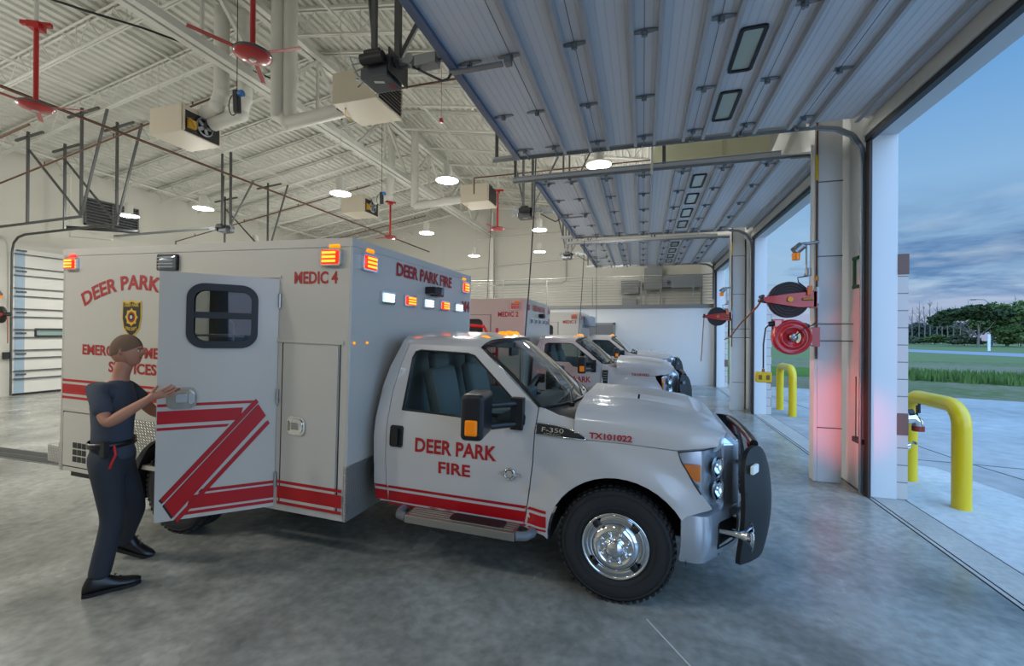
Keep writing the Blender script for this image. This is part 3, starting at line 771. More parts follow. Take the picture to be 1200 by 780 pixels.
    # entry door
    if not opened:
        dm2 = lambda u, v, d: (u, -Wd - .012 + d, v)
        wn = rect(-3.40, 1.70, -2.98, 2.19, .09)
        b = MB(); b.panel(rect(-3.57, .41, -2.815, 2.275, .02), dm2, .012, [wn], step=.5, smooth=False); ed = b.build('entry_door', PAINT2, mod, 'side entry door with rounded window')
        b = MB(); b.panel(wn, dm2, 0, step=.5, off=-.008, smooth=False); b.build('door_window', mat('dark_window', (30, 38, 40), .06), ed)
        b = MB(); b.tube([(x, -Wd - .012, z) for x, z in wn + wn[:1]], .014, 6); b.build('window_frame', BLK, ed)
        bdr = rect(-3.585, .40, -2.80, 2.288); b = MB(); b.tube([(x, -Wd - .001, z) for x, z in bdr + bdr[:1]], .006, 4); b.build('door_gasket', BLK, mod)
        latch(ed, -3.44, 1.31, dm2)
    else:
        hx, hy = -2.795, -1.225; an = R(46); dd_ = Vector((-math.cos(an), -math.sin(an), 0)); nn = Vector((math.sin(an), -math.cos(an), 0)); hp = Vector((hx, hy, 0))
        def em(u, v, d): return tuple(hp + dd_ * u - nn * d + Vector((0, 0, v)))
        wn = rect(.180, 1.735, .600, 2.175, .10)
        b = MB(); b.panel(rect(.0, .372, .80, 2.283, .015), em, .055, [wn], step=.5, smooth=False)
        ed = b.build('entry_door', PAINT2, mod, 'open side entry door with rounded sliding window')
        fo = rect(.150, 1.70, .630, 2.21, .12, 8); fi = rect(.198, 1.755, .582, 2.155, .075, 8)
        b = MB(); b.panel(fo, em, .02, [fi], step=.3, off=.016, smooth=False); b.panel(fo, em, .02, [fi], step=.3, off=-.06, smooth=False)
        b.panel(rect(.19, 1.935, .59, 1.985), em, .02, step=.3, off=.010, smooth=False)
        b.build('window_frame', BLK, ed, 'black rounded window frame')
        b = MB(); b.panel(rect(.19, 1.75, .59, 2.16), em, .004, step=.4, off=-.02, smooth=False); b.build('door_window', glass_mat('door_glass', (.62, .66, .66), .3), ed)
        # black drop shadow under the diagonal band, then red bands
        def quad(mb, q, off): mb.add([em(u, v, -off) for u, v in q], [(0, 1, 2, 3)])
        def strip(q, off, m, nm='stripe'): 
            b = MB(); quad(b, q, off); b.build(nm, m, ed, ('red' if m is REDP else 'black') + ' diagonal band' if off > .0025 else None)
        for z0, z1, ue in ((1.25, 1.272, .165), (1.118, 1.218, .24), (1.07, 1.092, .33)): strip([(.795, z0), (ue + .02, z0), (ue, z1), (.795, z1)], .002, REDP)
        for z0, z1, ue in ((.565, .590, .53), (.445, .55, .60), (.402, .427, .655)): strip([(.004, z0), (ue, z0), (ue - .02, z1), (.004, z1)], .002, REDP)
        diag = ([(.132, 1.240), (.075, 1.140), (.682, .395), (.738, .505)], [(.150, 1.285), (.130, 1.255), (.742, .520), (.762, .548)], [(.062, 1.102), (.045, 1.075), (.655, .352), (.670, .380)])
        for q in diag:
            strip([(u + .012, v - .010) for u, v in q], .003, BLKV); strip(q, .004, REDP)
        latch(ed, .645, 1.312, em, .19, .165)
        b = MB()
        for zz in (.6, 1.3, 2.1): b.cyl((hx + .01, hy - .005, zz - .06), (hx + .01, hy - .005, zz + .06), .012)
        b.b2((-3.60, -Wd - .004, .385), (-3.575, -Wd + .05, 2.30)); b.build('door_hinge', ALU, mod)
        # inside of the patient compartment
        b = MB()
        b.b2((X0 + .2, -1.1, .5), (X1 - .2, 1.15, .53)); b.b2((-3.6, .55, .53), (-2.3, 1.12, 2.3)); b.b2((-4.9, .6, .53), (-3.7, 1.12, .95)); b.b2((-2.75, -1.1, .53), (-2.3, -.2, 2.2))
        b.build('interior_cabinet', mat('cabinet_grey', (150, 150, 148), .5), mod)
        b = MB(); b.tube([(-3.45, -1.14, 1.2), (-3.45, -1.08, 1.25), (-3.45, -1.08, 1.9), (-3.45, -1.14, 1.95)], .014, 8); b.tube([em(.62, 1.60, .10), em(.58, 1.80, .10), em(.25, 1.80, .10), em(.25, 1.72, .06)], .012, 8)
        b.build('grab_rail', CHR, ed)
    return T
# ------------------------------------------------------------------ building shell
WALL = mat('painted_wall', (196, 194, 184), .7, noise=(.8, .04))
WALLW = mat('white_wall_panel', (214, 216, 216), .55)
STEELW = mat('white_painted_steel', (206, 205, 197), .5)
CEILW = mat('white_deck_paint', (200, 199, 190), .6)
DOORP = mat('door_skin_grey', (228, 230, 234), .34, noise=(2.0, .03))
DOORB = mat('door_rib_grey', (186, 188, 190), .4, .2)
RUST = mat('sprinkler_pipe_brown', (92, 62, 44), .6)
RED = mat('red_enamel', (170, 22, 28), .3, coat=.4)
DKG = mat('dark_grey_strut', (86, 88, 88), .5, .4)
YEL = mat('bollard_yellow', (226, 192, 8), .35, coat=.3, bump=(30, .05))
HEAT = mat('heater_cream', (196, 186, 168), .5)
DUCT = mat('duct_white', (205, 203, 195), .5)

def concrete(name, c1, c2, rough, scale, blot=.5, seams=False, rr=.12):
    m = bpy.data.materials.new(name); m.use_nodes = True; nt = m.node_tree; b = nt.nodes['Principled BSDF']; L = nt.links.new
    tc = nt.nodes.new('ShaderNodeTexCoord')
    n1 = nt.nodes.new('ShaderNodeTexNoise'); n1.inputs['Scale'].default_value = scale; n1.inputs['Detail'].default_value = 8; n1.inputs['Roughness'].default_value = .62; n1.inputs['Distortion'].default_value = .6
    n2 = nt.nodes.new('ShaderNodeTexNoise'); n2.inputs['Scale'].default_value = scale * 14; n2.inputs['Detail'].default_value = 5
    L(tc.outputs['Object'], n1.inputs['Vector']); L(tc.outputs['Object'], n2.inputs['Vector'])
    r = nt.nodes.new('ShaderNodeValToRGB'); r.color_ramp.elements[0].position = .34; r.color_ramp.elements[1].position = .68
    r.color_ramp.elements[0].color = lin(c1) + (1,); r.color_ramp.elements[1].color = lin(c2) + (1,)
    L(n1.outputs['Fac'], r.inputs[0])
    mx = nt.nodes.new('ShaderNodeMix'); mx.data_type = 'RGBA'; mx.blend_type = 'OVERLAY'; mx.inputs[0].default_value = blot
    L(r.outputs[0], mx.inputs[6]); L(n2.outputs['Fac'], mx.inputs[7]); L(mx.outputs[2], b.inputs['Base Color'])
    mr = nt.nodes.new('ShaderNodeMapRange'); mr.inputs['To Min'].default_value = rough - rr / 2; mr.inputs['To Max'].default_value = rough + rr
    L(n1.outputs['Fac'], mr.inputs[0]); L(mr.outputs[0], b.inputs['Roughness'])
    bp = nt.nodes.new('ShaderNodeBump'); bp.inputs['Strength'].default_value = .06; bp.inputs['Distance'].default_value = .01
    L(n2.outputs['Fac'], bp.inputs['Height']); L(bp.outputs[0], b.inputs['Normal'])
    MATS[name] = m; return m
FLOORM = concrete('polished_concrete', (112, 113, 107), (168, 168, 160), .22, .9)
APRON = concrete('broom_concrete', (146, 145, 142), (172, 171, 167), .75, .25, .35)
STRIPC = concrete('threshold_concrete', (160, 158, 150), (180, 177, 168), .6, 1.5, .3)

XL, XR, YF_, YB = -17.7, 2.58, -6.0, 22.0
XG, ZG = -7.55, 8.75
def zroof(x): return ZG - .16 * abs(x - XG)
OPEN_R = [(-4.15, .55), (1.5, 6.2), (7.15, 11.85), (12.8, 17.5)]  # first opening is out of view, added to let in more sky light

def structure(o, label=None, cat=None):
    o['kind'] = 'structure'
    if label: o['label'] = label
    if cat: o['category'] = cat
    return o

structure(MB().b2((XL, YF_, -.2), (2.56, YB, 0)).build('floor', FLOORM), 'polished grey concrete floor of the vehicle bay', 'floor')
# floor details: threshold, trench drain, saw cut
b = MB(); b.b2((2.56, -6, -.2), (2.93, YB, -.002)); structure(b.build('trim_1', STRIPC), 'pale concrete threshold strip under the open overhead doors', 'threshold')
b = MB(); b.b2((2.545, -6, -.01), (2.56, YB, .002)); b.b2((2.60, -6, -.01), (2.61, YB, .001)); b.b2((2.93, -6, -.1), (2.955, YB, -.012)); structure(b.build('trim_2', DARK), 'dark joint lines along the threshold', 'joint')
b = MB(); b.beam((.035, 3.08, .0008), (.35, 2.6, .0008), .009, .003); structure(b.build('trim_3', mat('saw_cut', (205, 206, 200), .8)), 'thin pale saw cut in the floor before the front wheel', 'saw cut')
td = MB(); td.b2((-17, 4.13, -.001), (-7.5, 4.50, .004)); tdo = td.build('trench_drain', mat('drain_frame', (70, 72, 70), .6)); tag(tdo, 'long dark trench drain running across the floor behind the open-door ambulance', 'drain')
g = MB()
for k in range(2): g.b2((-17, 4.17 + k * .165, .004), (-7.5, 4.30 + k * .165, .008))
g.build('grate', mat('drain_grate', (28, 29, 28), .7), tdo)

# door wall on the street side
b = MB()
ys = [YF_] + [y for p in OPEN_R for y in p] + [YB]
for i in range(0, len(ys), 2): b.b2((XR, ys[i], 0), (2.85, ys[i + 1], 4.27))
b.b2((XR, YF_, 4.27), (2.85, YB, 7.3))
structure(b.build('wall_right', WALLW), 'white street-side wall with open overhead doors', 'wall')
CMU = None
def cmu_mat():
    m = bpy.data.materials.new('painted_block'); m.use_nodes = True; nt = m.node_tree; b = nt.nodes['Principled BSDF']
    tc = nt.nodes.new('ShaderNodeTexCoord'); mp = nt.nodes.new('ShaderNodeMapping'); mp.inputs['Rotation'].default_value = (R(90), 0, R(90))
    sx = nt.nodes.new('ShaderNodeSeparateXYZ'); cx = nt.nodes.new('ShaderNodeCombineXYZ'); ad = nt.nodes.new('ShaderNodeMath'); ad.operation = 'ADD'
    nt.links.new(tc.outputs['Object'], sx.inputs[0]); nt.links.new(sx.outputs['X'], ad.inputs[0]); nt.links.new(sx.outputs['Y'], ad.inputs[1])
    nt.links.new(ad.outputs[0], cx.inputs['X']); nt.links.new(sx.outputs['Z'], cx.inputs['Y'])
    br = nt.nodes.new('ShaderNodeTexBrick'); br.inputs['Scale'].default_value = 1; br.inputs['Brick Width'].default_value = .4; br.inputs['Row Height'].default_value = .2; br.inputs['Mortar Size'].default_value = .006
    br.inputs['Color1'].default_value = lin((196, 190, 186)) + (1,); br.inputs['Color2'].default_value = lin((206, 200, 194)) + (1,); br.inputs['Mortar'].default_value = lin((120, 116, 114)) + (1,)
    nt.links.new(cx.outputs[0], br.inputs['Vector']); nt.links.new(br.outputs['Color'], b.inputs['Base Color']); b.inputs['Roughness'].default_value = .85
    return m
CMU = cmu_mat(); BROWN = mat('brown_block_band', (118, 92, 84), .85, noise=(20, .1))
for k, (y0, y1) in enumerate(((.55, 1.5), (6.2, 7.15), (11.85, 12.8), (17.5, 20.0))):
    b = MB(); b.b2((2.85, y0, 0), (2.955, y1, 2.62)); o = b.build('wall_block_pier', CMU)
    structure(o, ['painted block pier outside the wall beside the camera', 'painted block pier outside between first and second overhead doors', 'painted block pier outside between second and third overhead doors', 'painted block pier outside beyond the farthest overhead door'][k], 'block pier')
    b = MB(); b.b2((2.85, y0 - .004, 2.62), (2.96, y1 + .004, 2.86)); b.b2((2.85, y0 - .004, .75), (2.96, y1 + .004, 1.0)); b.build('accent_band', BROWN, o)
# columns standing inside of the wall
CREAM = mat('cream_column', (206, 196, 182), .5)
for k, y in enumerate((6.64, 12.30)):
    b = MB(); b.b2((2.19, y, 0), (2.46, y + .01, 7.0)); b.b2((2.15, y + .005, 0), (2.19, y + .16, 7.0)); b.b2((2.42, y + .01, 0), (2.46, y + .16, 7.0)); b.b2((2.19, y + .07, 0), (2.44, y + .09, 7.0))
    o = b.build('column', WALLW, bevel=.004); structure(o, ['white steel column between first and second overhead doors', 'white steel column between second and third overhead doors'][k], 'column')
    b = MB()
    for z in (.70, 2.93, 3.9): b.b2((2.185, y - .006, z), (2.465, y, z + .012))
    for z in (1.83, 2.05): b.b2((2.13, y - .012, z), (2.60, y - .002, z + .012))
    b.build('strap', DKG, o)
    c = MB(); c.cyl((2.165, y - .03, 1.6), (2.165, y - .03, 6.5), .012, n=10); c.build('conduit', RUST, o)
    c = MB(); c.cyl((2.165, y - .03, 3.92), (2.165, y - .03, 4.25), .018, n=10); c.build('conduit_sleeve', mat('yellow_sleeve', (200, 170, 30), .5), o)
    c = MB(); c.cyl((2.165, y - .03, 2.30), (2.165, y - .03, 2.42), .022, n=10); c.cyl((2.165, y - .03, 2.62), (2.165, y - .03, 2.68), .02, n=10); c.build('valve', mat('brass', (170, 120, 50), .35, .9), o)
    c = MB(); c.cyl((2.10, y - .02, 2.9), (2.115, y + .0, 4.4), .011, n=8); c.cyl((2.09, y - .02, 2.45), (2.10, y - .02, 2.9), .011, n=8); c.build('conduit', DUCT, o)
# green strut bracket
b = MB()
GRN = mat('green_strut', (30, 96, 62), .5)
b.b2((2.56, 6.46, 2.86), (2.578, 6.62, 2.90)); b.b2((2.56, 6.46, 2.50), (2.578, 6.62, 2.54)); b.b2((2.56, 6.55, 2.54), (2.578, 6.60, 2.86))
tag(b.build('strut_bracket', GRN), 'small green strut bracket on the wall beside the first overhead door track', 'bracket')
b = MB(); b.b2((2.50, 6.25, .60), (2.56, 6.45, .66)); b.cyl((2.53, 6.42, .66), (2.53, 6.42, 1.4), .006, n=6)
tag(b.build('lock_bar', BLK), 'black locking bar low beside the first overhead door track', 'lock')

# back wall, loft, left wall, wall behind the viewer
b = MB(); b.b2((XL, 17.85, 0), (2.58, 18.0, 2.92)); structure(b.build('wall_back', WALLW), 'white partition wall below the loft', 'wall')
b = MB(); b.b2((XL, 17.80, 2.92), (2.58, YB, 3.06)); structure(b.build('trim_4', mat('loft_edge_grey', (118, 118, 114), .6)), 'grey loft floor edge above the white partition', 'loft floor')
b = MB()
zz = lambda x: zroof(x) + .1
b.prism([(XL, YB, 0), (2.85, YB, 0), (2.85, YB, zz(2.85)), (XG, YB, zz(XG)), (XL, YB, zz(XL))], (0, .15, 0))
for x in (-14, -10.5, -4, -1.0, .8): b.b2((x, YB - .008, 3.06), (x + .02, YB, 7.0))
structure(b.build('wall_loft', WALL), 'tall beige gable wall behind the loft', 'wall')
b = MB(); b.prism([(XL, YF_, 0), (2.85, YF_, 0), (2.85, YF_, zz(2.85)), (XG, YF_, zz(XG)), (XL, YF_, zz(XL))], (0, -.15, 0))
structure(b.build('wall_front', WALL), 'beige gable wall behind the viewpoint', 'wall')
LD = [(2.55, 7.25), (8.15, 12.85), (13.75, 18.4)]
b = MB(); ys = [YF_, LD[0][0], LD[0][1], LD[1][0], LD[1][1], YB]
for i in range(0, len(ys), 2): b.b2((XL - .25, ys[i], 0), (XL, ys[i + 1], 4.27))
b.b2((XL - .25, YF_, 4.27), (XL, YB, 7.3)); b.b2((XL - .3, YF_, -.1), (XL - .28, YB, 5))
structure(b.build('wall_left', WALL), 'beige far side wall with a closed overhead door', 'wall')
b = MB(); b.b2((-7.6 - .09, 21.7, 3.06), (-7.6 + .09, 21.9, 8.2)); structure(b.build('column', STEELW), 'white steel column against the gable wall behind the loft', 'column')
b = MB(); b.b2((XR - .02, 17.55, 3.2), (XR - .12, 17.7, 4.6)); b.build('trim_5', DKG)['kind'] = 'structure'
# wall joints
# door in the back wall
b = MB(); b.b2((-2.06, 17.80, 0), (-1.12, 17.85, 2.28)); o = b.build('door_1', mat('hollow_metal_grey', (124, 124, 126), .5)); structure(o, 'grey personnel door in the white partition wall', 'door')
b = MB(); b.b2((-2.14, 17.79, 0), (-2.06, 17.85, 2.36)); b.b2((-1.12, 17.79, 0), (-1.04, 17.85, 2.36)); b.b2((-2.14, 17.79, 2.28), (-1.04, 17.85, 2.36)); b.build('door_frame', mat('frame_grey', (150, 148, 145), .5), o)
b = MB(); b.cyl((-1.2, 17.77, 1.0), (-1.2, 17.80, 1.0), .02); b.cyl((-1.3, 17.76, 1.0), (-1.19, 17.76, 1.0), .01); b.build('door_handle', CHR, o)
# loft railing
t = empty('loft_railing', (0, 17.82, 3.06)); tag(t, 'grey metal guard railing along the loft edge', 'railing', None)
b = MB()
for k in range(10):
    z = .12 + k * .11; b.cyl((-16.5, 0, z), (2.5, 0, z), .010 if k < 9 else .02, n=6)
b.build('rail', mat('rail_grey', (140, 140, 134), .5, .4), t)
for k in range(10):
    x = -15.1 + k * 1.88; b = MB(); b.b2((x - .02, -.02, 0), (x + .02, .02, 1.13)); b.build('post', mat('rail_grey', (140, 140, 134)), t)

# ------------------------------------------------------------------ ceiling
def deck():
    b = MB(); P = .2; D = .05
    for sgn, x0, x1 in ((1, XG, 2.85), (-1, XG, XL - .2)):
        n = int(abs(x1 - x0) / P) + 1; prof = []
        for k in range(n):
            xs = abs(k * P)
            for dx, h in ((0, 0), (.09, 0), (.11, D), (.18, D)):
                x = x0 + sgn * (xs + dx); prof.append((x, zroof(x) + h))
        vs = [(x, y, z) for x, z in prof for y in (YF_ - .1, YB + .15)]
        fs = [(2 * i, 2 * i + 1, 2 * i + 3, 2 * i + 2) for i in range(len(prof) - 1)]
        if sgn < 0: fs = [f[::-1] for f in fs]
        b.add(vs, fs)
    b.b2((XL - .3, YF_ - .2, 9.0), (3.0, YB + .2, 9.1))
    return b
structure(deck().build('ceiling', CEILW), 'white corrugated metal roof deck', 'ceiling')

def joist_mesh():
    """bar joist spanning one roof slope, drawn along +x falling away from the ridge"""
    b = MB(); L = 10.1; d = .55; s = -.16
    f = lambda x, dz: (x, 0, s * x - dz)
    for dy in (-.03, .03):
        b.angle((0, dy - (.0 if dy > 0 else .035), -.045), (L, dy - (.0 if dy > 0 else .035), s * L - .045), .045, .005, flip=1)
    for dy in (-.025, .025): b.beam(Vector(f(.5, d)) + Vector((0, dy, 0)), Vector(f(L - .5, d)) + Vector((0, dy, 0)), .035, .035)
    n = 13; xs = [.3 + k * (L - .6) / n for k in range(n + 1)]
    for k in range(n):
        a, c = xs[k], xs[k + 1]; m = (a + c) / 2
        b.cyl(f(a, .05), f(m, d), .011, n=6, caps=False); b.cyl(f(m, d), f(c, .05), .011, n=6, caps=False)
        if k % 2 == 0: b.cyl(f(m, d), f(m, .05), .009, n=6, caps=False)
    return b
ORD = ['first', 'second', 'third', 'fourth', 'fifth', 'sixth', 'seventh', 'eighth', 'ninth', 'tenth', 'eleventh', 'twelfth', 'thirteenth', 'fourteenth', 'fifteenth', 'sixteenth', 'seventeenth', 'eighteenth', 'nineteenth']
jm = None
ysj = [7.5 + 1.45 * k for k in range(-6, 10)]
for i, y in enumerate(ysj[::-1]):
    for sl in (1, -1):
        if jm is None: o = joist_mesh().build('roof_joist', STEELW); jm = o
        else: o = jm.copy(); COL.objects.link(o)
        o.location = (XG, y, ZG - .005); o.rotation_euler = (0, 0, 0 if sl == 1 else math.pi)
        tag(o, 'white open-web roof joist on the %s slope, %s row from the gable wall' % ('street-door' if sl == 1 else 'far', ORD[i]), 'roof joist', 'open-web joists under the roof deck')
# ridge girder
b = MB()
for dx in (-.16, .03): b.b2((XG + dx, YF_ + .02, 8.42), (XG + dx + .13, 21.65, 8.54)); b.b2((XG + dx, YF_ + .02, 6.91), (XG + dx + .13, 21.65, 7.05))
g = b.build('ridge_girder', STEELW); tag(g, 'deep white ridge truss running the length of the bay', 'girder')
b = MB(); y = YF_ + .3; k = 0
while y < YB - 2:
    z0, z1 = (8.45, 7.0) if k % 2 == 0 else (7.0, 8.45)
    b.beam((XG, y, z0), (XG, y + 1.45, z1), .07, .07); 
    if k % 2 == 0: b.beam((XG, y, 7.0), (XG, y, 8.45), .05, .05)
    y += 1.45; k += 1
b.build('web_member', STEELW, g)
# bridging lines
bl = [(-16.2, .5), (-14.3, .1), (-12.4, .5), (-10.4, .1), (-9.0, .5), (-5.6, .5), (-3.6, .1), (-1.8, .5), (.4, .5)]
for k, (x, d) in enumerate(bl):
    b = MB(); z = zroof(x) - d - .05; b.angle((x, YF_, z), (x, YB, z), .035, .006)
    o = b.build('bridging_angle', STEELW); side_ = 'far' if x < XG else 'street-door'
    tag(o, 'thin white bridging angle on the %s slope, %s line out from the ridge' % (side_, ORD[sorted([abs(p[0] - XG) for p in bl if (p[0] < XG) == (x < XG)]).index(abs(x - XG))]), 'bridging', 'bridging angles between the joists')

# ------------------------------------------------------------------ overhead doors
def overhead_door(name, yc, zt, label, left=False):
    """raised sectional door lying under the roof: parts ribs, hinges, windows, tracks"""
    T = empty(name, (0, 0, 0)); structure(T, label, 'overhead door')
    y0, y1 = yc - 2.24, yc + 2.24
    xs0, xs1 = -1.76, 2.42
    b = MB(); b.b2((xs0, y0, zt), (xs1, y1, zt + .045)); 
    def cur(u, v): a = R(90 * u * .7); return (xs1 + .18 * math.sin(a), y0 + (y1 - y0) * v, zt - .18 * (1 - math.cos(a)))
    b.grid(lambda u, v: cur(1 - u, v), 6, 1)
    # shallow pressed lines on each section
    leaf = b.build('door_leaf', DOORP, T)
    b = MB()
    x = xs0 + .06
    while x < xs1:
        b.b2((x, y0 + .02, zt - .0015), (x + .012, y1 - .02, zt)); x += .0735
    b.build('pressed_line', mat('door_groove', (214, 217, 222), .5), leaf)
    J = [-1.175, -.59, 0., .59, 1.175, 1.79]
    for x in J:
        b = MB(); b.b2((x - .002, y0, zt - .003), (x + .002, y1, zt)); b.build('section_joint', BLK, T)
    for k, x in enumerate([xs0 + .03] + [j + d for j in J for d in (-.12, .115)] + [xs1 - .05, xs1 + .09]):
        if k == 1: continue
        b = MB(); w = .05
        b.b2((x - .004, y0 + .02, zt - .062), (x + .004, y1 - .02, zt)); b.b2((x - .004, y0 + .02, zt - .062), (x + .035, y1 - .02, zt - .056))
        if k == 0: b.b2((x - .05, y0, zt - .05), (x + .02, y1, zt + .045))
        b.build('rib', DOORB if k else mat('door_bottom_rail', (96, 112, 140), .4, .3), T, None if k else 'blue-grey bottom rail')
    ho = [-2.04, -1.06, 0, 1.06, 2.04]
    for x in J + [xs0 + .18]:
        for y in ho:
            b = MB(); yy = yc + y
            b.prism([(x - .12, yy - .012, zt - .006), (x - .03, yy - .03, zt - .006), (x + .03, yy - .03, zt - .006), (x + .12, yy - .012, zt - .006), (x + .12, yy + .012, zt - .006), (x + .03, yy + .03, zt - .006), (x - .03, yy + .03, zt - .006), (x - .12, yy + .012, zt - .006)], (0, 0, -.006))
            b.cyl((x, yy - .035, zt - .03), (x, yy + .035, zt - .03), .014, n=8); b.box((x, yy, zt - .03), (.05, .02, .04))
            if abs(y) > 2: s = 1 if y > 0 else -1; b.cyl((x, yy, zt - .03), (x, yy + s * .28, zt - .03), .01, n=8); b.cyl((x, yy + s * .20, zt - .03), (x, yy + s * .24, zt - .03), .03, n=12)
            b.build('hinge', GALV, T)
    for y in (-1.52, -.51, .51, 1.52):
        wx0, wx1 = .77, .985; wy0, wy1 = yc + y - .33, yc + y + .33
        fl = lambda u, v, d: (u, v, zt - .0 + d)
        b = MB(); b.panel(rect(wx0, wy0, wx1, wy1, .04), lambda u, v, d: (u, v, zt - .02 + d), .02, [rect(wx0 + .03, wy0 + .03, wx1 - .03, wy1 - .03, .02)], step=.3, smooth=False)
        f = b.build('window_frame', BLK, T, 'black framed door window')
        b = MB(); b.b2((wx0 + .03, wy0 + .03, zt - .004), (wx1 - .03, wy1 - .03, zt - .002)); b.build('pane', mat('door_pane', (196, 206, 190), .08), f)
    # tracks
    for s in (-1, 1):
        yt = yc + s * 2.29; b = MB()
        xa = -2.14; zc_ = zt - .03
        path = [(xa, zc_ + .02), (2.05, zc_), (2.25, zc_ - .02), (2.42, zc_ - .10), (2.52, zc_ - .26), (2.545, zc_ - .45), (2.545, .02)]
        YT = lambda x_: yt + s * .12 * max(0, min(1, (x_ - 1.9) / .6))
        for (xa_, za), (xb, zb) in zip(path, path[1:]): 
            b.beam((xa_, YT(xa_), za), (xb, YT(xb), zb), .045, .012, up=(0, 1, 0)); b.beam((xa_, YT(xa_) + .02 * s, za), (xb, YT(xb) + .02 * s, zb), .006, .045, up=(0, 1, 0))
        b.tube([(x_ - .03, YT(x_), z_ - .02) for x_, z_ in path[1:-1]] + [(2.51, yt + s * .12, .02)], .016, 8)
        b.build('track', GALV, T)
        b = MB(); b.b2((xa, yt + s * .028, zt + .0), (1.9, yt + s * .036, zt + .06)); b.b2((xa, yt + s * .028, zt + .055), (1.9, yt + s * .07, zt + .06)); b.build('track_angle', DOORB, T)
        b = MB(); ye = yc + s * 2.365
        b.b2((2.548, ye - .06 if s > 0 else ye - .03, 0), (2.578, ye + .03 if s > 0 else ye + .06, 4.4)); b.build('track_mount', mat('track_mount_brown', (70, 60, 56), .55, .3), T)
        b = MB(); b.beam((xa + .05, yt + s * .04, zt + .05), (xa + .05, yt + s * .04, 7.2), .05, .012, up=(0, 1, 0)); b.beam((xa + .05, yt + s * .04, zt + .9), (xa + .9, yt + s * .04, 7.0), .04, .01, up=(0, 1, 0)); b.beam((.3, yt + s * .04, zt + .05), (.3, yt + s * .04, 7.0), .05, .012, up=(0, 1, 0)); b.build('hanger', DKG, T)
    # arm that the operator pulls
    b = MB(); b.beam((-1.78, yc, zt - .07), (-1.25, yc, zt - .07), .06, .02); b.box((-1.2, yc, zt - .06), (.06, .08, .05)); b.build('arm_bracket', GALV, T)
    b = MB(); b.tube([(-1.76, yc, zt - .06), (-1.80, yc, zt - .12), (-1.86, yc, zt - .13), (-2.00, yc, zt - .05), (-2.18, yc, zt + .06)], .012, 8)
    b.build('draw_arm', mat('arm_dark', (60, 62, 66), .4, .6), T)
    b = MB(); 
    return T
overhead_door('door_2', 3.85, 4.46, 'nearest raised grey sectional overhead door, largest overhead')
overhead_door('door_3', 9.50, 4.50, 'second raised grey sectional overhead door, beyond the nearest one')
overhead_door('door_4', 15.15, 4.55, 'third and farthest raised grey sectional overhead door')
# lintel steel above the openings
for k, (y0, y1) in enumerate(OPEN_R[1:]):
    b = MB(); b.b2((2.50, y0, 4.27), (2.58, y1, 4.42)); structure(b.build('trim_%d' % (6 + k), STEELW), ['white door header over the nearest overhead door', 'white door header over the second overhead door', 'white door header over the farthest overhead door'][k], 'header')
for k, (y0, y1) in enumerate(OPEN_R[1:]):
    b = MB(); b.b2((2.52, y0, 4.21), (2.585, y1, 4.275)); structure(b.build('trim_%d' % (16 + k), BLK), ['black weather seal over the nearest overhead door', 'black weather seal over the second overhead door', 'black weather seal over the farthest overhead door'][k], 'door seal')

def operator(yc, zt, label, xo=-2.45, s=1):
    T = empty('door_operator', (xo, yc, zt)); tag(T, label, 'door opener', 'motors that pull the overhead doors')
    b = MB(); b.box((-.03 * s, 0, .03), (.30, .28, .11)); b.build('motor_cover', mat('operator_grey', (84, 88, 92), .4, .5), T, bevel=.01)
    b = MB(); b.box((0, .02, .13), (.30, .30, .10)); b.cyl((-.12, -.20, .12), (.12, -.20, .12), .05, n=16); b.box((.16 * s, 0, .11), (.015, .34, .22)); b.cyl((-.08 * s, -.2, .17), (.08 * s, -.2, .17), .035); b.cyl((.17 * s, -.08, .12), (.19 * s, -.08, .12), .05); b.build('gear_box', mat('operator_black', (32, 33, 35), .45), T)
    b = MB()
    for k in range(5): b.tube([(-.18 * s, -.1 + .05 * k, .2), (-.30 * s - .02 * k, -.14 + .06 * k, .22 - .04 * k), (-.28 * s, -.05 + .03 * k, .08), (-.16 * s, .02 * k, .0)], .008, 6)
    b.build('wiring', mat('flex_grey', (140, 150, 155), .4), T)
    b = MB(); b.box((-.02 * s, -.05, -.027), (.10, .035, .002), (0, 0, .3)); b.build('label_plate', mat('label_white', (225, 225, 220), .5), T)
    b = MB()
    for i in range(3): b.box((.05 + .024 * i, .05, -.027), (.010, .10, .002))
    b.build('warning_print', mat('label_red', (150, 40, 40), .5), T)
    b = MB(); b.b2((.15 * s, -.04, .13), ((4.9) * s, -.0, .18)); b.b2((.15 * s, .02, .13), (4.9 * s, .06, .18)); b.box((.48 * s, 0, .12), (.22, .12, .10)); b.cyl((.30 * s, -.05, .16), (.30 * s, .06, .16), .05); b.build('drive_rail', GALV, T)
    b = MB()
    zr_ = zroof(xo) - zt - .5
    for dx, dy in ((-.06, -.08), (.12, .06)): b.beam((dx, dy, .2), (dx, dy, zr_), .055, .055) if dx > 0 else b.beam((dx, dy, .2), (dx, dy, zr_), .045, .045)
    b.beam((.12, .08, .25), (.75, .3, 1.6), .04, .04); b.beam((-.06, -.08, .3), (-.5, .35, 1.9), .035, .035)
    b.build('hanger', DKG, T)
    return T
operator(3.85, 4.42, 'large grey and black door opener hanging beside the nearest raised door', -2.50)
operator(9.50, 4.50, 'small black door opener hanging beside the second raised door', -2.50)
operator(15.15, 4.52, 'tiny black door opener hanging beside the farthest raised door', -2.50)
operator(10.5, 5.0, 'door opener above the ambulance roof on the far-side door rail', -12.4, -1)

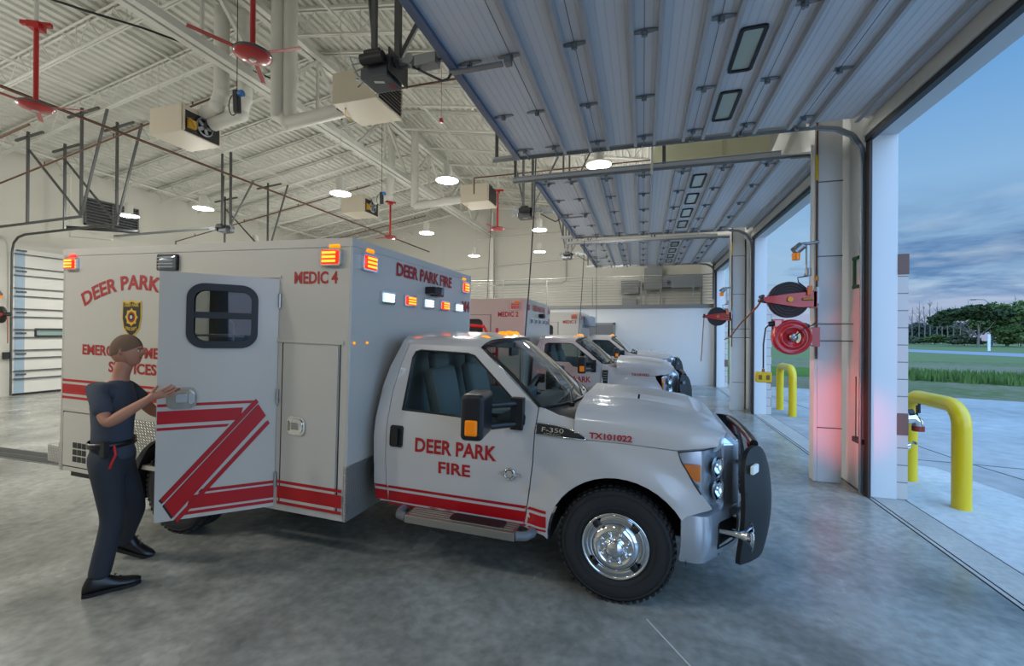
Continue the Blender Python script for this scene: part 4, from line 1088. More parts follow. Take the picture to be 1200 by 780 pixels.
# closed far side door
def closed_door(yc, label, name):
    T = empty(name, (0, 0, 0)); structure(T, label, 'overhead door')
    y0, y1 = yc - 2.36, yc + 2.36; x = XL + .04
    b = MB(); b.b2((x - .05, y0, 0), (x, y1, 4.32)); b.build('door_leaf', mat('far_door_white', (214, 212, 206), .5), T)
    b = MB(); b.b2((x, y0 + .04, .05), (x + .004, y0 + .26, 4.28)); b.build('end_stile', mat('stile_blue_lit', (150, 172, 190), .5), T, 'end stile with blue light in its colour')  # blue reflected light is put into the stile colour
    for k in range(1, 8):
        z = k * .61
        for dz in (-.12, .115) if k < 7 else (-.1,):
            b = MB(); b.b2((x, y0 + .02, z + dz), (x + .06, y1 - .02, z + dz + .008)); b.b2((x + .05, y0 + .02, z + dz - .02), (x + .06, y1 - .02, z + dz + .008)); b.build('rib', DKG, T)
        b = MB()
        for y in (y0 + .12, y0 + .24, yc, y1 - .15): b.box((x + .02, y, z), (.03, .10, .05))
        b.build('hinge', DKG, T)
    b = MB(); b.b2((x, y0, 0), (x + .02, y1, .06)); b.build('rib', BLK, T)
    for y in (-1.52, -.51, .51, 1.52):
        b = MB(); b.panel(rect(yc + y - .36, 1.72, yc + y + .36, 1.98, .03), lambda u, v, d: (x + .02 - d, u, v), .02, [rect(yc + y - .31, 1.765, yc + y + .31, 1.935, .02)], step=.3, smooth=False); f = b.build('window_frame', BLK, T)
        b = MB(); b.b2((x + .002, yc + y - .32, 1.75), (x + .006, yc + y + .32, 1.95)); b.build('pane', mat('far_pane', (140, 165, 160), .1), f)
    for s in (-1, 1):
        yt = yc + s * 2.42; b = MB()
        path = [(-13.2, 4.72), (-17.0, 4.66), (-17.3, 4.6), (-17.5, 4.45), (-17.58, 4.2), (-17.6, .02)]
        for (xa_, za), (xb, zb) in zip(path, path[1:]): b.beam((xa_, yt, za), (xb, yt, zb), .06, .03, up=(0, 1, 0))
        b.build('track', DKG, T)
        for i, xx in enumerate((-13.25, -15.3)):
            b = MB(); b.beam((xx, yt, 4.7), (xx, yt, zroof(xx) - .45), .05, .05)
            if i == 0: b.beam((xx, yt, 4.72), (xx + .9, yt, zroof(xx) - .6), .045, .045)
            else: b.beam((xx, yt + .02, 6.6), (xx + 2.0, yt + .02, 4.75), .04, .04)
            b.beam((xx - .5, yt, zroof(xx) - .62), (xx + .6, yt, zroof(xx) - .53), .05, .05); b.build('hanger', DKG, T)
    return T
closed_door(LD[1][0] + 2.35, 'closed white sectional door in the far side wall', 'door_5')
closed_door(LD[0][0] + 2.35, 'closed white sectional door mostly beyond the left edge', 'door_6')
b = MB(); b.cyl((-16.0, 8.5, 4.9), (-14.3, 9.3, 4.85), .05, n=10); tag(b.build('spring_tube', BLK), 'black tube hanging below the far door track', 'tube')
b = MB(); b.tube([(-16.6, 8.9, 6.6), (-16.6, 8.9, 4.75), (-15.4, 9.3, 4.68)], .025, 8); tag(b.build('condensate_pipe', DUCT), 'white pipe bending level near the far side door', 'pipe')

# louvre in the far wall
t = empty('wall_louvre', (XL + .02, 9.83, 5.41)); tag(t, 'wide dark metal louvre high on the far side wall', 'louvre')
b = MB(); b.b2((0, 0, 0), (.06, 1.62, .05)); b.b2((0, 0, .87), (.06, 1.62, .92)); b.b2((0, 0, 0), (.06, .05, .92)); b.b2((0, 1.57, 0), (.06, 1.62, .92)); b.b2((0, .78, 0), (.06, .84, .92)); b.build('frame', DKG, t)
b = MB()
for k in range(8): b.box((.03, .81, .10 + k * .10), (.07, 1.52, .012), (0, R(35), 0))
b.build('blade', mat('louvre_blade', (150, 150, 152), .4, .6), t)
b = MB(); b.b2((-.005, .03, .03), (.0, 1.6, .9)); b.build('backing', mat('louvre_back', (44, 46, 52), .8), t)

# unit heaters, ducts
def heater(x, y, label, flip=False, small=False, z=5.92):
    T = empty('unit_heater', (x, y, z)); tag(T, label, 'heater', 'ceiling unit heaters')
    W, D, H = .88, .86, .55
    b = MB(); b.b2((0, 0, 0), (W, D, H)); b.b2((W, .02, .03), (W + .03, .06, H)); b.b2((W, D - .06, .03), (W + .03, D - .02, H)); b.build('cabinet', HEAT, T, bevel=.012)
    b = MB()
    if not flip:
        b.b2((W, .06, .05), (W + .004, D - .06, H - .04)); b.build('grille_back', BLK, T)
        b = MB()
        for k in range(8): b.box((W + .025, D / 2, .09 + k * .06), (.05, D - .14, .008), (0, R(30), 0))
        b.build('louvre_blade', mat('blade_brown', (84, 74, 70), .45, .4), T)
        b = MB(); b.cyl((0, .3, .05), (-.10, .3, .10), .05); b.tube([(-.02, .2, .1), (-.08, .2, .3), (-.03, .2, .5)], .012, 6); b.build('gas_valve', BLK, T)
        b = MB(); b.tube([(-.02, .55, -.02), (.05, .3, -.06), (.2, .1, -.05)], .012, 6); b.build('gas_hose', mat('gas_yellow', (180, 140, 40), .5), T)
    else:
        b.b2((W, .06, .02), (W + .02, D - .06, H - .1)); b.build('grille_back', BLK, T)
        b = MB(); b.lathe([(.17, 0), (.19, .03), (.17, .06), (.16, .03)], (W + .02, .45, .25), (1, 0, 0), 24)
        for k in range(5):
            a = 2 * math.pi * k / 5; b.box((W + .05, .45 + .08 * math.cos(a), .25 + .08 * math.sin(a)), (.01, .14, .07), (a, 0, 0))
        b.build('fan_guard', GALV, T)
        b = MB(); b.b2((W + .02, .1, .1), (W + .10, .24, .26)); b.tube([(W, .1, .3), (W + .12, .1, .26), (W + .12, .2, .12)], .012, 6); b.build('gas_valve', mat('gas_yellow', (180, 140, 40)), T)
    b = MB()
    for dx, dy in ((.1, .1), (W - .1, .1), (.1, D - .1), (W - .1, D - .1)): b.cyl((dx, dy, H), (dx, dy, 1.5), .008, n=6)
    b.build('hanger_rod', DUCT, T)
    return T
heater(-5.27, 6.5, 'large cream unit heater hanging behind the nearest door opener')
heater(-9.72, 6.5, 'cream unit heater with an open fan on its side, left of the ridge', True)
heater(-5.40, 12.5, 'small cream unit heater farther back beside the bright lamp')
heater(-9.75, 12.5, 'distant cream unit heater with open fan, far slope', True)
def flue(pts, r, label, cat='duct'):
    b = MB()
    for p in pts: b.tube(p, r, 16)
    for p in pts:
        for q in p[1:-1]: b.sphere(q, r * 1.04, 16, 10)
    tag(b.build('flue_duct', DUCT), label, cat)
flue([[(-5.3, 7.0, 6.1), (-6.7, 7.0, 6.0), (-6.85, 7.0, 6.15)], [(-6.7, 7.05, 6.05), (-6.7, 7.05, 8.5)], [(-6.9, 6.95, 6.1), (-6.9, 6.95, 8.5)]], .13, 'pair of white flue ducts from the large heater up to the ridge')
flue([[(-8.9, 7.0, 6.45), (-8.4, 6.9, 6.55), (-8.28, 6.9, 6.8), (-8.28, 6.9, 8.5)], [(-8.75, 7.1, 6.3), (-8.0, 7.1, 6.4), (-7.9, 7.1, 6.7), (-7.9, 7.1, 8.5)]], .14, 'pair of white flue ducts rising from the fan-sided heater')
flue([[(-5.42, 12.72, 6.1), (-7.1, 12.72, 6.0)], [(-7.1, 12.72, 6.0), (-7.1, 12.72, 8.5)]], .12, 'white flue duct of the small farther heater')
flue([[(-8.8, 13.0, 6.4), (-8.2, 13.0, 6.5), (-8.1, 13.0, 8.5)]], .13, 'white bent flue duct of the distant fan heater')

# ceiling fans
def fan(x, y, label, z=5.36, ang=0.):
    T = empty('ceiling_fan', (x, y, z)); T.rotation_euler = (0, 0, ang); tag(T, label, 'ceiling fan', 'red ceiling fans on long stems')
    b = MB(); b.cyl((0, 0, .1), (0, 0, 1.30), .032, n=16); b.box((0, 0, 1.30), (.16, .16, .1)); b.beam((-.2, 0, 1.34), (.2, 0, 1.34), .06, .06); b.build('stem', RED, T)
    b = MB(); b.cyl((0, 0, 1.3), (0, 0, zroof(x) - z - .5), .03, n=8); b.build('mount_rod', STEELW, T)
    b = MB(); b.lathe([(0, -.02), (.05, -.018), (.09, -.008), (.175, .012), (.215, .04), (.22, .07), (.20, .09), (.09, .105), (0, .11)], (0, 0, 0), (0, 0, 1), 36); b.build('motor_housing', RED, T)
    b = MB(); b.lathe([(.215, .042), (.224, .048), (.224, .068), (.217, .078)], (0, 0, 0), (0, 0, 1), 36); b.build('housing_band', DKG, T)
    b = MB(); b.lathe([(0, -.024), (.038, -.023), (.042, -.018)], (0, 0, 0), (0, 0, 1), 20); b.build('hub_cap', ALU, T)
    for k in range(3):
        a = 2 * math.pi * k / 3; ca, sa = math.cos(a), math.sin(a); Mx = Matrix.Rotation(a, 3, 'Z') @ Matrix.Rotation(R(10), 3, 'X')
        b = MB(); b.box((ca * .44, sa * .44, .06), (.50, .06, .005), Mx); b.build('blade', RED, T)
fan(-4.75, 4.38, 'red ceiling fan right of the ridge, left of the nearest door opener', ang=2.2)
fan(-9.12, 4.45, 'red ceiling fan at the upper left on a long red stem', ang=.5)
fan(-4.69, 13.97, 'red ceiling fan far back near the small farther heater', ang=.3)
fan(-8.9, 14.16, 'red ceiling fan far back above the ambulance roof', ang=.9)

# high-bay lamps
LAMP = mat('lamp_lens', (255, 255, 255), .4, emit=(248, 255, 250), estr=14.)
BAYS = [(-.84, 8.69, 'round high-bay lamp between the nearest and second raised doors'), (-4.07, 8.69, 'round high-bay lamp just left of the small farther heater'), (-6.9, 8.83, 'round high-bay lamp over the front corner of the open-door ambulance'),
        (-11.3, 8.91, 'round high-bay lamp above the shield side of the open-door ambulance'), (-14.1, 8.9, 'round high-bay lamp in front of the wall louvre'),
        (-6.85, 13.07, 'small round high-bay lamp second back along the ridge'), (-6.9, 17.45, 'tiny round high-bay lamp farthest back near the ridge'),
        (-3.17, 13.63, 'upper of two small high-bay lamps left of the second raised door'), (-4.0, 17.26, 'lower of two small high-bay lamps left of the second raised door'),
        (-14.0, 13.1, 'small high-bay lamp just clear of the ambulance roof edge')]
def bay(x, y, label, vis=True):
    T = empty('high_bay_lamp', (x, y, 5.2)); tag(T, label, 'ceiling lamp', 'round high-bay lamps')
    b = MB(); b.lathe([(.0, .012), (.20, .012), (.24, 0), (.25, .015), (.235, .04), (.12, .055), (.10, .08), (.095, .32), (.06, .36), (0, .37)], (0, 0, 0), (0, 0, 1), 32); b.build('housing', DUCT, T)
    b = MB(); b.lathe([(.075, -.004), (.235, -.004), (.235, .004), (.075, .004)], (0, 0, 0), (0, 0, 1), 32, closed=True); b.build('lens_ring', LAMP, T, 'glowing ring lens')
    b = MB(); b.lathe([(0, -.012), (.04, -.01), (.06, 0)], (0, 0, 0), (0, 0, 1), 16); b.build('sensor', GALV, T)
    b = MB(); b.cyl((0, 0, .36), (0, 0, zroof(x) - 5.215), .006, n=6); b.build('cable', DUCT, T)
for x, y, l in BAYS: bay(x, y, l)

# sprinkler pipes
XP = -11.1; ZP = 6.30
b = MB(); b.cyl((XP, YF_, ZP), (XP, 21.5, ZP), .03, n=10); tag(b.build('sprinkler_main', RUST), 'long brown sprinkler main pipe running the length of the far slope', 'pipe')
for k, (y, xa, xb, lab) in enumerate(((7.0, -17.4, -8.7, 'brown sprinkler branch pipe crossing at the cream fan-sided heater'), (5.9, -17.4, -12.3, 'brown sprinkler branch pipe crossing left of the fan stem'), (12.6, -17.4, -8.7, 'distant brown sprinkler branch pipe on the far slope'), (16.5, -17.4, -8.7, 'farthest brown sprinkler branch pipe on the far slope'))):
    b = MB(); f = lambda x: ZP + .1 + (x - XP) * .16; b.cyl((xa, y, f(xa)), (xb, y, f(xb)), .02, n=8)
    b.cyl((xa + .02, y, f(xa)), (xa + .02, y, f(xa) - 2.6), .02, n=8)
    x = xa + 1
    while x < xb: b.cyl((x, y, f(x)), (x, y, f(x) + .09), .014, n=6); x += 2.4
    tag(b.build('sprinkler_branch', RUST), lab, 'pipe')
for k, (y, xa, xb, z, lab) in enumerate(((7.7, -6.0, 2.2, 6.75, 'brown sprinkler branch pipe passing behind the nearest door opener'), (11.6, -4.6, 2.2, 6.3, 'brown sprinkler branch pipe above the second raised door'))):
    b = MB(); b.cyl((xa, y, z), (xb, y, z), .02, n=8); b.cyl((xa, y, z), (xa, y, z - .45), .02, n=8); tag(b.build('sprinkler_branch', RUST), lab, 'pipe')
b = MB(); b.cyl((-3.35, 6.9, 6.5), (-3.35, 6.9, 5.6), .004, n=6); b.lathe([(0, 0), (.03, -.02), (.045, -.08), (0, -.085)], (-3.35, 6.9, 5.62), (0, 0, 1), 12); tag(b.build('pull_cord', RED), 'thin pull cord with a small red handle', 'cord')
# small hanging things
b = MB(); b.cyl((-6.0, 5.3, 8.2), (-6.0, 5.3, 5.75), .007, n=6); o = b.build('drop_cord', BLK); tag(o, 'black drop cord with a blue-topped coupler beside the fan-sided heater', 'cord')
def drop_reel(x, y, z, label, red=False):
    T = empty('drop_cord', (x, y, z)); tag(T, label, 'cord', 'cords hanging from the roof')
    b = MB(); b.cyl((0, 0, .2), (0, 0, zroof(x) - z - .05), .006, n=6); b.build('cable', BLK, T)
    b = MB(); b.box((0, 0, .02), (.10, .08, .34), (.1, .05, 0)); b.build('coupler', BLK, T, bevel=.02)
    b = MB(); b.cyl((.05, .0, .14), (.11, .0, .14), .05, n=14); b.build('blue_cap', mat('cap_blue', (50, 110, 170), .4), T)
    b = MB(); b.tube([(-.05 + .09 * math.cos(a) - .02, 0, -.02 + .16 * math.sin(a)) for a in [2 * math.pi * k / 16 for k in range(17)]], .008, 6); b.build('cord_loop', BLK, T)
bpy.data.objects.remove(o)
drop_reel(-6.05, 5.3, 5.45, 'black coupler with a blue cap hanging beside the fan-sided heater')
drop_reel(-7.2, 11.0, 5.75, 'distant coiled black cord hanging near the ridge')
# shore power leads down to the trucks
def lead(p0, p1, label, r=.012, sag=.12):
    p0 = Vector(p0); p1 = Vector(p1); pts = []
    for k in range(17):
        t = k / 16; p = p0.lerp(p1, t); p.x += sag * math.sin(math.pi * t) * .6; pts.append(p)
    b = MB(); b.tube(pts, r, 6); tag(b.build('power_lead', BLK), label, 'power lead', 'black leads dropping from the roof')
lead((-1.75, 7.3, 7.0), (-2.0, 7.45, 1.6), 'black power lead dropping between the two nearest ambulances', .012)
lead((-1.60, 12.6, 7.0), (-1.80, 12.8, 1.75), 'black power lead dropping behind the second ambulance cab')
lead((-1.35, 12.9, 7.0), (-1.30, 13.0, 1.9), 'thin black power lead dropping right beside the third ambulance', .008, .03)
lead((-5.6, 16.0, 7.6), (-5.9, 16.2, 2.2), 'distant black power lead above the first ambulance roof corner', .010, .02)
# black conduit box with flex
b = MB(); b.beam((-10.6, 4.6, 7.75), (-10.1, 4.9, 7.72), .10, .10); b.tube([(-10.1, 4.9, 7.72), (-9.6, 5.4, 7.66), (-9.2, 6.0, 7.7), (-8.8, 6.6, 7.68), (-8.0, 8.4, 7.7)], .02, 6); tag(b.build('transformer_box', BLK), 'small black box with flexible conduit under the roof deck', 'box')
# large duct and brace seen between the doors
b = MB(); b.b2((.15, 8.6, 5.0), (1.35, 8.62, 5.95)); b.b2((1.42, 8.6, 5.0), (2.1, 8.62, 5.95)); b.b2((.15, 8.62, 5.0), (2.1, 9.2, 5.95)); tag(b.build('supply_duct', mat('duct_cream', (178, 178, 150), .6)), 'big cream rectangular duct above the second raised door', 'duct')
b = MB(); b.beam((2.2, 7.2, 6.0), (2.2, 12.0, 4.75), .2, .2); tag(b.build('brace_beam', STEELW), 'sloping cream brace beam over the second door header', 'beam')
b = MB(); b.cyl((.12, 7.05, 6.9), (.12, 7.05, 4.35), .018, n=8); tag(b.build('hanging_pipe', DUCT), 'thin white pipe hanging in front of the second raised door', 'pipe')
# white rods and conduit across the back
for (xa, ya, za), (xb, yb, zb), l in (((-10.2, 21.9, 5.3), (-2.0, 21.9, 5.75), 'lower thin white conduit on the gable wall'), ((-8.5, 21.9, 6.9), (-3.0, 21.9, 7.05), 'upper thin white conduit on the gable wall')):
    b = MB(); b.cyl((xa, ya, za), (xb, yb, zb), .03, n=8); tag(b.build('wall_conduit', DUCT), l, 'conduit')
b = MB(); b.tube([(-7.3, 21.9, 4.45), (-3.9, 21.9, 4.45), (-3.7, 21.9, 4.6), (-3.7, 21.9, 6.3)], .03, 8); b.box((-3.7, 21.9, 6.3), (.2, .1, .2)); tag(b.build('wall_conduit', GALV), 'grey bent conduit with a small box on the gable wall', 'conduit')
# grey electrical gear on the loft
t = empty('electrical_panel', (0, 21.4, 3.1)); tag(t, 'cluster of grey electrical boxes behind the loft railing', 'electrical panel')
G1 = mat('panel_grey', (120, 124, 126), .5); b = MB(); b.b2((.05, 0, .9), (.85, .4, 1.9)); b.build('cabinet', G1, t)
b = MB(); b.b2((-1.0, .1, .75), (-.2, .4, 1.35)); b.build('side_box', mat('panel_grey2', (106, 110, 112), .5), t)
b = MB(); b.b2((-.95, .1, .0), (-.3, .4, .55)); b.build('floor_box', G1, t)
b = MB(); b.b2((.2, .05, 1.9), (.7, .35, 2.5)); b.b2((.1, .1, 0), (.16, .2, .9)); b.b2((.75, .1, 0), (.81, .2, .9)); b.build('riser', G1, t)
b = MB(); b.b2((.85, .1, 1.0), (1.25, .3, 1.5)); b.b2((1.25, .05, .95), (2.9, .4, 1.5)); b.b2((2.5, .1, 0), (2.56, .16, 1.0)); b.build('bus_duct', mat('panel_blue_grey', (126, 134, 144), .5), t)
for x in (-.18, 1.05):
    b = MB(); b.b2((x, -.02, 1.1), (x + .12, .1, 1.3)); b.build('switch', mat('switch_dark', (60, 62, 66), .5), t)

# ------------------------------------------------------------------ reels on the columns
def hose_reel(x, y, z, label, hose_pts, mirror=False):
    T = empty('hose_reel', (x, y, z)); tag(T, label, 'hose reel')
    s = -1 if not mirror else 1
    b = MB()
    b.lathe([(.05, -.05), (.215, -.05), (.235, -.04), (.235, .04), (.215, .05), (.05, .05)], (0, 0, 0), (0, 1, 0), 36)
    for k in range(4): b.lathe([(.10 + .035 * k, -.052), (.115 + .035 * k, -.062), (.13 + .035 * k, -.052)], (0, 0, 0), (0, 1, 0), 36)
    b.build('hose_coil', mat('hose_black', (40, 36, 36), .6), T)
    b = MB()
    for yy in (-.085, .075):
        b.prism([(s * .31, yy, -.005), (s * .30, yy, .035), (s * .0, yy, .075), (-s * .26, yy, .10), (-s * .30, yy, .10), (-s * .30, yy, -.10), (-s * .1, yy, -.10), (s * .28, yy, -.03)], (0, .01, 0))
    b.b2((-s * .27, -.085, -.11), (-s * .31, .085, .11)); b.build('arm', RED, T, 'red guide arm and bracket')
    b = MB(); b.cyl((0, -.11, 0), (0, .1, 0), .035); b.cyl((-s * .14, -.10, .0), (-s * .26, -.10, .0), .015); b.build('hub', mat('brass', (170, 120, 50)), T)
    b = MB(); b.cyl((s * .31, -.08, .0), (s * .31, .08, .0), .03); b.cyl((s * .31, -.08, .05), (s * .31, .08, .05), .02); b.build('roller', BLK, T)
    b = MB(); b.b2((-s * .19, -.12, .05), (-s * .24, -.09, .17)); b.build('tag_plate', mat('tag_orange', (200, 110, 60), .5), T)
    b = MB(); b.tube(hose_pts, .012, 8); b.build('hose', mat('hose_tan', (150, 96, 70), .6), T)
    b = MB(); b.b2((-s * .31, -.06, -.05), (-s * .34, .06, .16)); b.build('mount_bracket', GALV, T)
hose_reel(1.83, 6.58, 2.37, 'black hose reel with red arm on the nearest column', [(-.31, 0, 0), (-.34, .1, -.08), (-.40, .8, -.28), (-.36, 1.9, -.50), (-.33, 2.6, -.55)])
hose_reel(1.82, 12.24, 2.37, 'smaller-looking black hose reel with red arm on the second column', [(-.31, 0, 0), (-.33, 0, -.3), (-.36, .0, -.9), (-.38, .0, -1.15)])
hose_reel(XL + .45, 7.70, 2.35, 'hose reel cut off by the left edge on the far wall', [(.31, 0, 0), (.33, 0, -.3), (.34, 0, -.8)], True)
T = empty('cord_reel', (1.87, 6.58, 1.88)); tag(T, 'closed red cord reel below the black hose reel', 'cord reel')
b = MB(); b.lathe([(0, -.070), (.115, -.070), (.120, -.082), (.140, -.084), (.145, -.070), (.195, -.066), (.20, -.078), (.215, -.076), (.225, -.055), (.232, -.03), (.232, .04), (.21, .06), (0, .065)], (0, 0, 0), (0, 1, 0), 40); b.b2((-.2, -.05, .10), (-.10, .05, .235)); b.b2((.1, -.055, -.11), (.25, .055, .12)); b.build('drum', RED, T)
b = MB(); b.lathe([(0, -.10), (.045, -.10), (.05, -.085)], (0, 0, 0), (0, 1, 0), 20); b.build('hub', ALU, T)
b = MB(); b.add([(.09 * math.cos(a), -.0845, .09 * math.sin(a)) for a in [R(-60 + 15 * k) for k in range(9)]] + [(.055 * math.cos(a), -.0855, .055 * math.sin(a)) for a in [R(60 - 15 * k) for k in range(9)]], [tuple(range(18))]); b.build('label', mat('label_cream', (225, 215, 170), .5), T)
b = MB(); b.b2((-.20, -.062, .14), (-.13, -.05, .22)); b.build('decal', mat('decal_pale', (205, 180, 180), .5), T)
for z0 in (.03, -.10): b = MB(); b.b2((.17, -.062, z0), (.22, -.055, z0 + .075)); b.build('decal', mat('decal_pale', (205, 180, 180)), T)
b = MB(); b.cyl((-.20, -.0, .18), (-.26, 0, .17), .035); b.build('cord_guide', BLK, T)
b = MB(); b.b2((.25, -.05, -.12), (.31, .05, .13)); b.build('mount_bracket', RED, T)
b = MB(); b.tube([(-.25, 0, .17), (-.30, 0, .12), (-.325, 0, -.1), (-.325, 0, -.42)], .010, 8); b.tube([(.0, -.10, .0), (.12, -.12, .12), (.22, -.10, .16), (.27, -.08, .22)], .007, 6); b.build('cord', BLK, T)
T = empty('outlet_box', (1.545, 6.58, 1.345)); tag(T, 'yellow outlet box hanging from the red cord reel', 'outlet box')
b = MB(); b.box((0, 0, 0), (.19, .09, .14)); b.build('housing', YEL, T, bevel=.015)
b = MB()
for k in (-1, 1): b.box((k * .045, -.046, 0), (.04, .006, .06))
b.cyl((0, 0, .07), (0, 0, .11), .018); b.build('socket', mat('socket_brown', (130, 96, 20), .6), T)
def beacon(x, y, z, label, s=-1):
    T = empty('beacon_lamp', (x, y, z)); tag(T, label, 'beacon', 'orange beacons by the overhead doors')
    b = MB(); b.tube([(-.16 * s, 0, .14), (-.05 * s, 0, .12), (.03 * s, 0, .12)], .02, 8); b.cyl((.03 * s, 0, .10), (.12 * s, 0, .02), .055, .06); b.tube([(-.02 * s, 0, .1), (-.02 * s, 0, -.25), (0, 0, -.3)], .011, 8); b.cyl((-.04 * s, 0, -.3), (-.04 * s, 0, -.20), .035); b.build('bracket', GALV, T)
    b = MB(); b.cyl((.10 * s, 0, -.09), (.10 * s, 0, .0), .045, .05, n=14); b.build('lens', AMB, T, 'orange lens')
    b = MB(); b.tube([(-.04 * s, 0, -.3), (.08 * s, 0, -.32), (.07 * s, 0, -.38), (-.03 * s, 0, -.47)], .008, 6); b.build('cord', BLK, T)
beacon(2.02, 6.58, 2.98, 'orange beacon on the nearest column above the hose reel')
beacon(2.02, 12.24, 2.98, 'orange beacon on the second column')
beacon(XL + .2, 7.75, 2.9, 'orange beacon at the left edge on the far wall', 1)
b = MB(); b.box((XL + .06, 8.0, 1.18), (.1, .12, .2)); tag(b.build('push_button', BLK), 'small black push button box beside the far closed door', 'switch')
# red hand truck between the two ambulances
T = empty('equipment_rack', (-2.88, 7.0, 0)); tag(T, 'tall red tubular equipment rack standing between the first two ambulances', 'rack')
b = MB()
for xx in (-.45, .45):
    b.tube([(xx, -.25, .08), (xx, -.25, 1.9), (xx - .06 * (1 if xx > 0 else -1), -.25, 2.02), (0, -.25, 2.04)], .028, 8); b.tube([(xx, .25, .08), (xx, .25, 2.0)], .028, 8)
for z in (.4, 1.0, 1.55, 1.85): b.tube([(-.45, -.25, z), (.45, -.25, z)], .025, 8); b.tube([(-.45, .25, z), (.45, .25, z)], .025, 8)
b.build('frame', RED, T)
b = MB()
for z in (.4, 1.0, 1.55): b.b2((-.44, -.24, z), (.44, .24, z + .02))
b.b2((-.40, -.2, 1.57), (.1, .2, 1.95)); b.b2((-.4, -.2, 1.02), (.3, .2, 1.4)); b.build('shelf', mat('rack_dark_red', (92, 20, 24), .5), T)
for xx in (-.45, .45):
    for yy in (-.25, .25):
        b = MB(); b.cyl((xx, yy - .02, .04), (xx, yy + .02, .04), .04); b.build('caster', BLK, T)
# ------------------------------------------------------------------ outdoors
def grass_mat(name, bands):
    m = bpy.data.materials.new(name); m.use_nodes = True; nt = m.node_tree; b = nt.nodes['Principled BSDF']; L = nt.links.new
    tc = nt.nodes.new('ShaderNodeTexCoord'); n1 = nt.nodes.new('ShaderNodeTexNoise'); n1.inputs['Scale'].default_value = .12; n1.inputs['Detail'].default_value = 7
    n2 = nt.nodes.new('ShaderNodeTexNoise'); n2.inputs['Scale'].default_value = 2.2; n2.inputs['Detail'].default_value = 8; n2.inputs['Roughness'].default_value = .7
    L(tc.outputs['Object'], n1.inputs['Vector']); L(tc.outputs['Object'], n2.inputs['Vector'])
    r = nt.nodes.new('ShaderNodeValToRGB'); e = r.color_ramp.elements
    e[0].position, e[0].color = bands[0][0], lin(bands[0][1]) + (1,); e[1].position, e[1].color = bands[-1][0], lin(bands[-1][1]) + (1,)
    for p, c in bands[1:-1]: k = e.new(p); k.color = lin(c) + (1,)
    ad = nt.nodes.new('ShaderNodeMath'); ad.operation = 'MULTIPLY_ADD'; ad.inputs[1].default_value = .55
    L(n2.outputs['Fac'], ad.inputs[0]); mm = nt.nodes.new('ShaderNodeMath'); mm.operation = 'MULTIPLY'; mm.inputs[1].default_value = .5
    L(n1.outputs['Fac'], mm.inputs[0]); L(mm.outputs[0], ad.inputs[2]); L(ad.outputs[0], r.inputs[0]); L(r.outputs[0], b.inputs['Base Color'])
    b.inputs['Roughness'].default_value = 1; b.inputs['Specular IOR Level'].default_value = .1
    bp = nt.nodes.new('ShaderNodeBump'); bp.inputs['Strength'].default_value = .6; bp.inputs['Distance'].default_value = .1
    L(n2.outputs['Fac'], bp.inputs['Height']); L(bp.outputs[0], b.inputs['Normal'])
    return m
GR_DRY = grass_mat('dry_mown_grass', [(.35, (96, 90, 72)), (.5, (122, 114, 90)), (.62, (86, 98, 56)), (.75, (130, 120, 96))])
GR_GRN = grass_mat('green_grass', [(.35, (62, 84, 34)), (.5, (82, 106, 44)), (.65, (96, 112, 56)), (.8, (72, 92, 40))])
GR_FAR = grass_mat('far_grass', [(.35, (88, 104, 58)), (.52, (108, 114, 76)), (.66, (92, 108, 60)), (.8, (116, 116, 88))])
def edgeY(x): return 19.1 - .295 * (x - 2.5)           # far edge of the concrete apron
def ground(name, pts, z, m, label, cat, kind='structure'):
    b = MB(); b.add([(x, y, z) for x, y in pts], [tuple(range(len(pts)))]); o = b.build(name, m); tag(o, label, cat, None, kind); return o
ground('ground_apron', [(2.93, -30), (60, -30), (60, edgeY(60)), (2.93, edgeY(2.93))], -.015, APRON, 'grey concrete drive outside the open doors', 'driveway')
b = MB()
for (p, q) in (((2.95, 8.4), (4.6, 8.3)), ((4.72, 8.41), (5.6, 4.5)), ((3.4, 20), (4.72, 8.41)), ((5.6, 4.5), (6.4, -3)), ((4.6, 8.3), (20, 6.6))): b.beam((p[0], p[1], -.012), (q[0], q[1], -.012), .02, .004)
structure(b.build('trim_20', mat('joint_dark', (92, 94, 96), .9)), 'thin dark joints in the concrete drive', 'joint')
ground('ground_pad', [(2.955, 4.6), (3.9, 5.2), (4.35, 6.6), (4.1, 7.9), (2.955, 8.3)], -.010, concrete('pad_concrete', (178, 178, 174), (198, 198, 192), .7, .8, .3), 'paler concrete pad under the nearest yellow guard', 'pad')
ground('ground_dry_grass', [(-80, 22), (2.93, 19.0), (60, edgeY(60)), (120, -15), (120, 60), (-80, 60)], -.03, GR_DRY, 'dry brown mown grass beyond the drive', 'grass')
ground('ground_ditch_grass', [(2.0, 24.3), (11.8, 23.2), (16.4, 22.2), (26, 19), (30, 22), (19.5, 27.2), (11, 30), (2, 32)], -.02, GR_GRN, 'band of taller green grass in the ditch', 'grass')
ground('ground_path', [(14.9, 23.2), (26, 17.5), (27, 18.6), (16.0, 24.2)], -.012, STRIPC, 'short pale concrete walk at the right edge of the grass', 'path')
ground('ground_verge', [(-80, 40), (26.5, 41), (40, 34), (140, -10), (140, 60), (80, 300), (-80, 300)], -.022, GR_FAR, 'pale green verge around the far road', 'grass')
ground('ground_road', [(20, 97), (30.7, 64.4), (34.4, 53.4), (52, 0), (64, 0), (41.4, 64.2), (36.7, 76.8), (28, 100)], -.012, mat('asphalt_far', (128, 130, 136), .8), 'far road crossing behind the field', 'road')
b = MB()
A, Bp = Vector((62.5, 165, 0)), Vector((72.5, 85, 0)); 
for z0 in (.45,): b.beam(A + Vector((0, 0, .75)), Bp + Vector((0, 0, .75)), .06, .32)
n = 30
